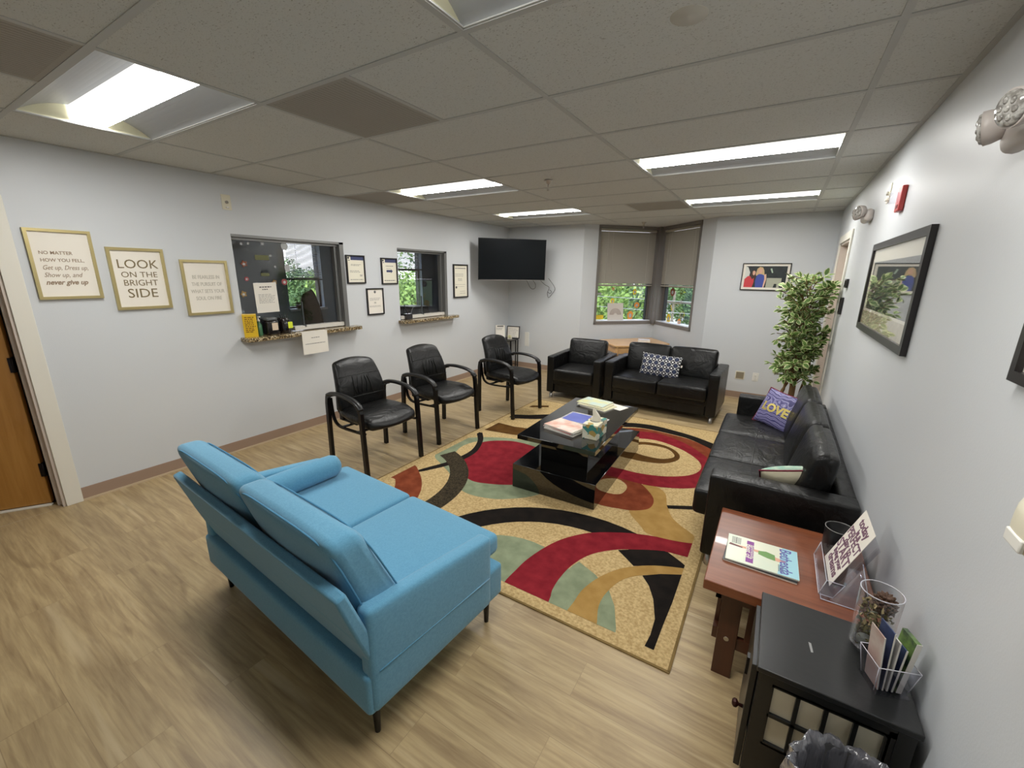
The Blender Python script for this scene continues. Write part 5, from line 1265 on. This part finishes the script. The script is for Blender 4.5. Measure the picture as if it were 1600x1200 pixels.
# holiday stickers on the first reception pane
STK = {'red': S(150, 70, 72), 'gold': S(150, 120, 70), 'white': S(176, 178, 178), 'olive': S(100, 102, 64), 'orange': S(232, 150, 60), 'yellow': S(244, 206, 50), 'green': S(96, 150, 80), 'brown': S(128, 70, 44), 'lime': S(206, 226, 90)}
def sticker(kind, col, M_, r, label, group):
    mb = MB(); z0, z1 = 0, .0006; c1 = mat('sticker_'+col, STK[col], .6); c2 = mat('sticker_white', STK['white'], .6)
    if kind == 'leaf': P = [(r*math.cos(a)*(1 if k % 2 else .55), r*math.sin(a)*(1 if k % 2 else .55)) for k, a in ((k, 2*PI*k/10) for k in range(10))]
    elif kind == 'round': P = [(r*math.cos(2*PI*k/14), r*math.sin(2*PI*k/14)) for k in range(14)]
    elif kind == 'flake': P = [(r*math.cos(a)*(1 if k % 2 else .3), r*math.sin(a)*(1 if k % 2 else .3)) for k, a in ((k, 2*PI*k/12) for k in range(12))]
    elif kind == 'bar': P = [(-r*.3, r), (-r*.6, r*.7), (r*.2, -r), (r*.55, -r*.8)]
    elif kind == 'word': P = [(-r, -r*.35), (r, -r*.35), (r, r*.35), (-r, r*.35)]
    elif kind == 'cup': P = [(-r*.6, -r), (r*.6, -r), (r*.8, r*.4), (r*.3, r), (-r*.3, r), (-r*.8, r*.4)]
    mb.prism(P, z0, z1, 0)
    if kind in ('round', 'cup', 'leaf'): mb.prism([(p[0]*.45, p[1]*.45-.1*r) for p in P], z1, z1+.0003, 1)
    o = mb.build('window_sticker', [c1, c2], mw=M_); tag(o, label, 'sticker', group)
GA = 'stickers on the reception glass'
SA = [('flake', 'white', 2.02, 1.90, .02), ('flake', 'white', 2.10, 1.895, .022), ('flake', 'white', 2.16, 1.90, .022), ('flake', 'white', 2.29, 1.905, .030), ('round', 'white', 2.50, 1.895, .036), ('word', 'olive', 2.27, 1.78, .065), ('flake', 'white', 2.35, 1.80, .026),
      ('leaf', 'brown', 2.10, 1.72, .036), ('flake', 'white', 2.385, 1.70, .022), ('cup', 'white', 2.505, 1.69, .036), ('word', 'olive', 2.28, 1.625, .04), ('round', 'red', 2.105, 1.585, .020), ('flake', 'white', 2.19, 1.55, .016),
      ('leaf', 'gold', 2.36, 1.555, .030), ('round', 'red', 2.46, 1.555, .030), ('leaf', 'gold', 2.06, 1.45, .036)]
for kd, c, y, z, r in SA:
    side = 'left part' if y < 2.2 else ('middle' if y < 2.42 else 'right part')
    sticker(kd, c, frame_m((-.044, y, z), (0, 1, 0), (0, 0, 1)), r, '%s %s sticker on the %s of the big reception glass, %s' % (c, {'flake': 'snowflake', 'round': 'round', 'word': 'lettering strip', 'leaf': 'leaf', 'cup': 'mug', 'bar': 'slanted'}[kd], side, 'top row' if z > 1.85 else ('upper rows' if z > 1.66 else 'above the notice')), GA)
# stickers and rainbow card in the bay window
GB = 'stickers on the bay window'
SB = [('leaf', 'orange', 0, .62, 1.44, .035, 'orange leaf sticker high in the middle of the left bay pane'), ('cup', 'yellow', 0, 1.02, 1.395, .045, 'yellow owl shaped sticker upper right of the left bay pane'), ('cup', 'yellow', 0, .62, 1.24, .045, 'yellow sticker in the centre of the left bay pane'),
      ('round', 'orange', 0, 1.08, 1.17, .05, 'orange and white sticker at the right edge of left bay pane'), ('bar', 'lime', 0, .32, 1.16, .05, 'slanted lime sticker at the left edge of the left bay pane'), ('cup', 'orange', 0, .97, 1.0, .07, 'orange and white figure sticker low right of rainbow card'),
      ('word', 'yellow', 0, .37, .97, .10, 'wide yellow sticker in the lower left corner of left bay pane'), ('word', 'white', 0, .36, 1.36, .05, 'pale striped sticker at upper left of the left bay pane'),
      ('round', 'brown', 1, .30, 1.41, .065, 'brown and orange badge sticker at top left of right bay pane'), ('word', 'lime', 1, .62, 1.42, .028, 'lime sticker at the top of the right bay pane'), ('bar', 'yellow', 1, .31, 1.16, .05, 'slanted yellow sticker on the left of the right bay pane'),
      ('cup', 'yellow', 1, .26, .98, .07, 'tall yellow sticker low on the left of right bay pane'), ('cup', 'orange', 1, .56, .955, .05, 'small orange sticker at the bottom of the right bay pane'), ('bar', 'lime', 1, .68, 1.08, .03, 'pale lime sticker near the right edge of right bay pane'), ('flake', 'white', 1, .56, 1.27, .05, 'white arrow like sticker in the middle of the right bay pane')]
for kd, c, w_, s_, z, r, lab in SB:
    BM = BL if w_ == 0 else BR; sticker(kd, c, BM @ Matrix.Translation((s_, z, -.1205)), r, lab, GB)
t = thing('rainbow_card', 'white square card with a brown rainbow standing on the bay sill', 'card', mw=BL @ Matrix.Translation((.665, WZ0+.063, -.055)) @ Matrix.Rotation(math.radians(-8), 4, 'X'))
mb = MB(); mb.box(-.145, .145, 0, .285, -.006, 0); mb.build('canvas', mat('linen_white', S(214, 206, 196), .7), t)
mb = MB()
for r in (.04, .06, .08, .10):
    ap = [(r*math.cos(PI*k/24), .09+r*math.sin(PI*k/24), .0012) for k in range(25)]; mb.tube(ap, .0035, 6)
mb.build('rainbow_print', mat('mocha_print', S(140, 112, 98), .7), t)
# blinds of the bay windows
BLIND = mat('taupe_blind_slat', S(176, 168, 154), .55); CORDM = mat('blind_cord', S(206, 202, 190), .7)
for BM, (a, b), lab in ((BL, WL, 'taupe venetian blind half lowered over the left bay window'), (BR, WR, 'taupe venetian blind half lowered over the right bay window')):
    t = thing('venetian_blind', lab, 'window blind', mw=BM @ Matrix.Translation(((a+b)/2, 0, 0)))
    hw = (b-a)/2-.042; zt, zb_ = WZ1-.035, 1.505
    sh = 0.0
    mb = MB(); mb.box(-hw, hw, zt-.03, zt, -.06, -.02); mb.build('headrail', BLIND, t)
    mb = MB(); k = 0; z = zt-.045
    while z > zb_+.02:
        mb.M = Matrix.Translation((0, z, -.04)) @ Matrix.Rotation(math.radians(62), 4, 'X'); mb.box(-hw, hw, -.0006, .0006, -.0125, .0125); z -= .0185
    mb.M = Matrix.Identity(4); mb.build('slats', BLIND, t)
    mb = MB(); mb.box(-hw, hw, zb_-.012, zb_+.008, -.052, -.028, 0, .003); mb.build('bottom_rail', BLIND, t)
    mb = MB()
    for x in (-hw*.72, hw*.72): mb = MB(); mb.tube([(x, zt-.03, -.024), (x, zb_, -.024)], .0022, 6); mb.build('ladder_cord', CORDM, t)
    mb = MB(); mb.tube([(-hw*.55, zt-.03, -.018), (-hw*.55, zb_+.25, -.018)], .0018, 6); mb.build('pull_cord', CORDM, t)
# office blinds, open slats
OBL = mat('pale_blind_slat', S(190, 194, 204), .6)
for (a, b, c, e), zb_, lab in ((OW1, 1.54, 'pale open venetian blind seen through the big reception window'), (OW2, 1.73, 'pale open venetian blind seen through the small reception window')):
    t = thing('venetian_blind', lab, 'window blind', (OX+.02, (a+b)/2, 0)); hw = (b-a)/2-.02
    mb = MB(); z = e-.05
    while z > zb_: mb.M = Matrix.Translation((0, 0, z)) @ Matrix.Rotation(math.radians(-24), 4, 'Y'); mb.box(-.0125, .0125, -hw, hw, -.0005, .0005); z -= .022
    mb.M = Matrix.Identity(4); mb.build('slats', OBL, t)
    mb = MB(); mb.box(-.02, .02, -hw, hw, e-.045, e-.015); mb.build('headrail', OBL, t)
    mb = MB(); mb.box(-.014, .014, -hw, hw, zb_-.02, zb_); mb.build('bottom_rail', mat('dark_rail', S(50, 50, 52), .5), t)
    mb = MB(); mb.tube([(.03, -hw*.5, e-.05), (.03, -hw*.5, c+.02)], .002, 6); mb.build('tilt_wand', mat('dark_cord', S(70, 70, 74), .6), t)

# ================================================================== OFFICE THINGS SEEN THROUGH THE RECEPTION WINDOWS
t = thing('office_chair', 'black high backed chair draped with a black jacket in the office', 'chair', (-1.15, 3.60, 0), math.radians(100))
mb = MB(); mb.cushion((0, 0, .50), (.46, .46, .10), .04, (0, 0, .02), 6); mb.build('seat', BLKPL, t)
def fj(o):
    u = o.z/.72+.5; k = 1-.42*max(0, u-.62)/.38; return Vector((o.x*k*(1+.04*math.sin(u*17)), o.y*(1-.3*u)+.03*math.sin(o.x*22+u*4), o.z+.02*math.sin(o.x*15)))
mb = MB(); mb.cushion((0, .22, .98), (.30, .15, .80), .07, (0, .02, .03), 12, fj); mb.build('jacket', mat('black_cloth', S(12, 12, 13), .95), t)
mb = MB(); mb.tube([(0, 0, .45), (0, 0, .09)], .03, 12)
for k in range(5): a = 2*PI*k/5; mb.tube([(0, 0, .09), (.28*math.cos(a), .28*math.sin(a), .05)], [.03, .015], 8); mb.tube([(.28*math.cos(a), .28*math.sin(a)-.015, .028), (.28*math.cos(a), .28*math.sin(a)+.015, .028)], .027, 12)
mb.build('swivel_base', BLKPL, t)
DSK = mat('office_laminate', S(96, 92, 90), .5)
t = thing('office_desk', 'dark office worktop behind the reception wall', 'desk', (0, 0, 0))
mb = MB(); mb.box(-.82, -.16, 1.2, 5.5, .72, .75); mb.build('worktop', DSK, t)
for y in (1.25, 3.0, 5.4): m = MB(); m.box(-.80, -.18, y, y+.03, 0, .72); m.build('side_panel', DSK, t)
t = thing('printer', 'black desktop printer behind the small reception window', 'printer', (-.50, 4.66, .75), 0)
BP = mat('printer_black', S(20, 26, 28), .3)
mb = MB(); mb.box(-.20, .20, -.24, .24, 0, .30, 0, .02); mb.build('printer_body', BP, t)
mb = MB(); mb.prism([(-.22, .30), (.22, .30), (.17, .43), (-.15, .43)], -.17, .15, 0, .01, axis='X'); mb.build('document_feeder', BP, t); mb = MB(); mb.box(.20, .205, -.20, .20, .22, .25); mb.build('output_slot', mat('slot_grey', S(90, 96, 98), .4), t)
t = thing('desk_monitor', 'dark computer monitor low behind the big reception glass', 'monitor', (-.45, 2.35, .75), 0)
mb = MB(); mb.box(-.015, .015, -.26, .26, .10, .42, 0, .005); mb.build('monitor_panel', BLKPL, t); mb = MB(); mb.box(-.08, .08, -.11, .11, 0, .012); mb.tube([(-.02, 0, .01), (-.02, 0, .2)], .02, 10); mb.build('stand', BLKPL, t)
t = thing('pinned_card', 'small pale blue card propped beside the yellow book inside the office', 'card', (-.12, 2.03, 1.09)); t.name = 'propped_card'
mb = MB(); mb.box(-.002, .002, -.02, .05, -.02, .21); mb.build('paper', mat('pale_blue_card', S(150, 168, 184), .6), t)
t = thing('potted_plant', 'tiny potted plant on the office window sill', 'potted plant', (OX+.035, 4.10, 1.068))
mb = MB(); mb.lathe([(0, 0), (.028, 0), (.038, .06), (.034, .06), (0, .055)], seg=16); mb.build('pot', mat('clay_pot', S(110, 56, 60), .6), t)
rnd = random.Random(3); mb = MB()
for k in range(40):
    a = rnd.random()*6.28; l = rnd.uniform(.03, .07); q = Vector((math.cos(a)*.7, math.sin(a), rnd.uniform(.3, 1.2))).normalized(); p = Vector((0, 0, .06)); e_ = p+q*l; s_ = q.orthogonal().normalized()*.006
    mb.face([p, p+q*l*.5+s_, e_, p+q*l*.5-s_])
mb.build('leaves', mat('dark_leaf', S(50, 74, 36), .7), t)

# ================================================================== FICUS
n = NB('variegated_leaf'); v = n.co.outputs['UV']
se = n.sep(v); cx_ = n.m_('ABSOLUTE', n.m_('SUBTRACT', se[0], .5)); edge = n.m_('GREATER_THAN', n.m_('ADD', cx_, n.m_('MULTIPLY', n.noise(n.co.outputs['Object'], 60, 2), .10)), .40)
base = n.ramp(n.noise(n.co.outputs['Object'], 9, 2), [(.3, S(66, 98, 44)), (.7, S(110, 140, 66))])
n.set(Base_Color=n.mix(edge, base, S(208, 214, 158)), Roughness=.45); n.b.inputs['Specular IOR Level'].default_value = .35; VLEAF = n.m
BARK = mat('ficus_bark', S(124, 96, 58), .8, noise_=(20, .2, S(96, 70, 40)))
fx, fy = 4.40, 5.20
t = thing('ficus_tree', 'tall variegated ficus plant in the corner behind the long sofa', 'plant', (fx, fy, 0))
mb = MB(); mb.lathe([(0, 0), (.11, 0), (.14, .24), (.15, .25), (.135, .25), (.125, .22), (0, .22)], seg=28); mb.build('pot', mat('dark_pot', S(46, 40, 36), .5), t)
mb = MB(); mb.lathe([(0, .20), (.12, .215), (.0, .235)], seg=20); mb.build('moss', mat('dry_moss', S(92, 84, 56), .95, bump=(60, .8)), t)
mb = MB()
mb.tube(catmull([(0, 0, .2), (.005, 0, .55), (-.008, .01, .8), (.01, 0, 1.1), (.0, .0, 1.45)], 5, False), [.028]*8+[.024]*8+[.014]*5, 10)
mb.tube(catmull([(-.07, .02, .2), (-.085, .0, .45), (-.065, .02, .55), (-.08, .01, .72), (-.06, .0, 1.0)], 5, False), [.017]*9+[.012]*12, 8); mb.tube([(-.072, .02, .52), (-.045, .02, .58), (-.043, .02, .63)], [.012, .009, .006], 8)
mb.tube(catmull([(.06, .03, .2), (.075, .02, .5), (.11, .02, .75), (.10, .0, 1.1)], 5, False), .010, 8)
mb.build('trunk', BARK, t)
rnd = random.Random(11)
me_pts = []
mb = MB(); uvl = mb.bm.loops.layers.uv.new('UVMap')
tw = MB()
def leaf(c, d_, nrm, L):
    s_ = d_.cross(nrm).normalized(); nn = s_.cross(d_).normalized(); w_ = L*.33
    rows = [(0, .04), (.25, .8), (.5, 1.0), (.78, .62), (1, .02)]
    prev = None
    for (u, ww) in rows:
        cc = c + d_*L*u - nn*L*.18*u*u
        cur = (mb.v(cc - s_*w_*ww + nn*.004*ww), mb.v(cc), mb.v(cc + s_*w_*ww + nn*.004*ww), u, ww)
        if prev:
            for i in (0, 1):
                f = mb.bm.faces.new([prev[i], prev[i+1], cur[i+1], cur[i]]); f.smooth = True
                us = [.5+(i-1)*.5*(prev[4] if prev[4] > .3 else 1.0), .5+i*.5, .5+i*.5, .5+(i-1)*.5]
                for lp, uu, vv in zip(f.loops, (.0 if i == 0 else .5, .5 if i == 0 else 1.0, .5 if i == 0 else 1.0, .0 if i == 0 else .5), (prev[3], prev[3], u, u)): lp[uvl].uv = (uu, vv)
        prev = cur
def canopy_r(z): # outline from the photo: wide at the bottom, narrower waist, wide crown
    pts = [(.58, .12), (.66, .26), (.80, .27), (.92, .20), (1.05, .26), (1.2, .28), (1.35, .25), (1.5, .27), (1.62, .27), (1.70, .22)]
    for (a, ra), (b, rb) in zip(pts[:-1], pts[1:]):
        if a <= z <= b: return ra+(rb-ra)*(z-a)/(b-a)
    return .1
for k in range(135):
    z = .64+1.05*((k+.5)/135); R0 = canopy_r(z); a = rnd.random()*2*PI; rr = R0*rnd.uniform(.55, 1.0)
    ex = .0 + rr*math.cos(a)*(.95 if math.cos(a) < 0 else .84); ey = .06+rr*1.25*math.sin(a)
    root = Vector((0, 0, max(.55, z-rnd.uniform(.12, .28)))); tip = Vector((ex, ey, z)); mid = (root+tip)/2+Vector((0, 0, .05))
    cv = catmull([root, mid, tip], 6, False); tw.tube(cv, [.004]*len(cv), 5)
    for j in range(13):
        q = rnd.uniform(.35, 1.04); i0 = min(len(cv)-2, int(q*(len(cv)-1))); p = cv[i0].lerp(cv[i0+1], .5)
        if q > 1: p = tip
        d_ = ((tip-root).normalized()*.5 + Vector((rnd.gauss(0, .7), rnd.gauss(0, .7), rnd.gauss(-.15, .45)))).normalized()
        p = p + d_*rnd.uniform(.0, .03); L = rnd.uniform(.050, .078)
        if p.x + d_.x*L > XR-fx-.012: 
            d_ = Vector((-abs(d_.x), d_.y, d_.z)).normalized()
            if p.x > XR-fx-.014: continue
        leaf(p, d_, Vector((rnd.gauss(0, .5), rnd.gauss(-.35, .5), 1)).normalized(), L)
tw.build('branches', BARK, t); mb.build('foliage', VLEAF, t)

# ================================================================== OUTDOORS
GRD = mat('lawn_ground', S(70, 92, 48), .95, noise_=(.2, .2, S(90, 104, 62)))
mb = MB(); mb.face([(-350, -40, -7), (350, -40, -7), (350, 390, -7), (-350, 390, -7)]); o = mb.build('ground_outside', GRD); o['kind'] = 'structure'
n = NB('tree_leaves'); rnd_ = n.noise(n.co.outputs['Object'], .9, 3)
n.set(Base_Color=n.ramp(rnd_, [(.3, S(92, 128, 62)), (.55, S(136, 166, 84)), (.75, S(160, 184, 108))]), Roughness=.8); TL1 = n.m
n = NB('dark_tree_leaves'); n.set(Base_Color=n.ramp(n.noise(n.co.outputs['Object'], .8, 3), [(.3, S(62, 94, 56)), (.7, S(110, 142, 84))]), Roughness=.8); TL2 = n.m
TRK_ = mat('tree_bark', S(96, 84, 70), .9)
def tree(R0, Hh, m, seed, nl=9000):
    rnd = random.Random(seed)
    t = thing('tree', '', 'tree', (0, 0, 0), 0, 'trees outside the windows')
    mb = MB(); mb.tube([(0, 0, 0), (.1, 0, Hh*.5), (0, .1, Hh*.9)], [.22, .16, .05], 8)
    for k in range(7):
        a = rnd.random()*6.28; mb.tube([(0, 0, Hh*(.4+.06*k)), (R0*.5*math.cos(a), R0*.5*math.sin(a), Hh*(.6+.05*k))], [.08, .02], 6)
    mb.build('trunk', TRK_, t)
    blobs = [(Vector((rnd.uniform(-.6, .6)*R0, rnd.uniform(-.6, .6)*R0, Hh*(.55+.4*rnd.random()))), R0*rnd.uniform(.3, .5)) for _ in range(16)]
    mb = MB()
    for k in range(nl):
        c, r = rnd.choice(blobs); q = Vector((rnd.gauss(0, 1), rnd.gauss(0, 1), rnd.gauss(0, 1))).normalized(); p = c+q*r*rnd.uniform(.75, 1.05); s_ = rnd.uniform(.07, .13)
        nn = (q+Vector((rnd.gauss(0, .5), rnd.gauss(0, .5), rnd.gauss(.2, .5)))).normalized(); u = nn.orthogonal().normalized(); v_ = nn.cross(u)
        mb.face([p-u*s_, p+v_*s_*.6, p+u*s_, p-v_*s_*.6])
    mb.build('crown', m, t); return t
TA = tree(3.2, 8.6, TL1, 1); TB = tree(3.0, 9.0, TL2, 2)
spots = [(TA, -2.4, 16.2, 1.0, 'bright green tree crown straight outside the left bay window'), (TB, 3.4, 23.5, 1.0, 'dark green tree crown filling the right side of the right bay pane'), (TB, -9.6, 32, 1.1, 'dark green tree beyond the bright crown, left bay pane'),
         (TB, -4.5, 25.5, .98, 'dark green tree behind the bright crown, centre of left bay pane'), (TA, 12, 30, 1.05, 'light green tree right of the right bay pane view'), (TB, -6, 58, 1.3, 'dark green tree directly behind the white gabled house'), (TA, 2.0, 54, 1.25, 'light green tree to the right behind the white gabled house'), (TA, -15, 52, 1.25, 'light green tree to the left behind the white gabled house'),
         (TA, -10.2, 13.2, 1.04, 'bright green tree crown outside the small reception window view'), (TA, -19.5, 24.5, .98, 'light green tree in the office window view, left side'), (TB, -17.4, 12.2, .86, 'dark green tree farther off in the office window view'),
         (TB, -25.5, 18, .98, 'dark green tree on the horizon of the office view'), (TA, -24.0, 9.5, .90, 'light green tree low in the big office window view'), (TB, -30, 27, 1.08, 'distant dark tree behind the office view'), (TA, -34, 14, 1.05, 'distant light tree behind the office view'),
         (TB, .4, 33.0, 1.0, 'dark green tree between the white gabled house and the pole'), (TA, 3.2, 41, 1.12, 'light green tree behind the dark one in the right bay pane'), (TB, 9.8, 45, 1.25, 'distant dark tree right of the right bay pane view'), (TB, 11.5, 64, 1.4, 'farthest dark tree on the horizon of the right bay pane'), (TA, -24, 62, 1.4, 'farthest light tree on the horizon of the left bay pane'),
         (TB, -12.0, 22.5, .95, 'dark green tree between the bright one and the horizon')]
used = set()
for (src, x, y, s_, lab) in spots:
    o = src if src.name not in used else copy_tree(src); used.add(src.name)
    o.location = (x, y, -7); o.scale = (s_, s_, s_); o.rotation_euler = (0, 0, x*1.7+y); o['label'] = lab
t = thing('house', 'white gabled house seen low through the right bay pane', 'house', (-6.1, 46, -7), math.radians(12))
HW = mat('white_siding', S(220, 222, 224), .7); 
mb = MB(); mb.box(-2, 2, -4, 4, 0, 4.4); mb.prism([(-2, 4.4), (2, 4.4), (0, 6.4)], -4, 4, 0, axis='Y'); mb.build('wall', HW, t)
mb = MB(); mb.flatbar([(-2.3, 0, 4.15), (0, 0, 6.5)], 7.6, .12, side=(0, 1, 0)); mb.flatbar([(0, 0, 6.5), (2.3, 0, 4.15)], 7.6, .12, side=(0, 1, 0)); mb.build('roof', mat('grey_roof', S(150, 154, 158), .8), t)
t = thing('utility_pole', 'wooden utility pole with wires outside the right bay window', 'utility pole', (1.94, 11.2, -7))
mb = MB(); mb.tube([(0, 0, 0), (0, 0, 8.3)], .03, 8); mb.box(-.5, .5, -.03, .03, 8.0, 8.06); mb.build('pole', mat('pole_wood', S(110, 104, 94), .8), t)
mb = MB()
for z in (7.78, 8.06): mb.tube([(-2.2, .4, z+.03), (0, -.03, z), (7, -1, z-.1), (14, -2, z)], .007, 6)
mb.build('wires', mat('pale_wire', S(190, 192, 194), .6), t)
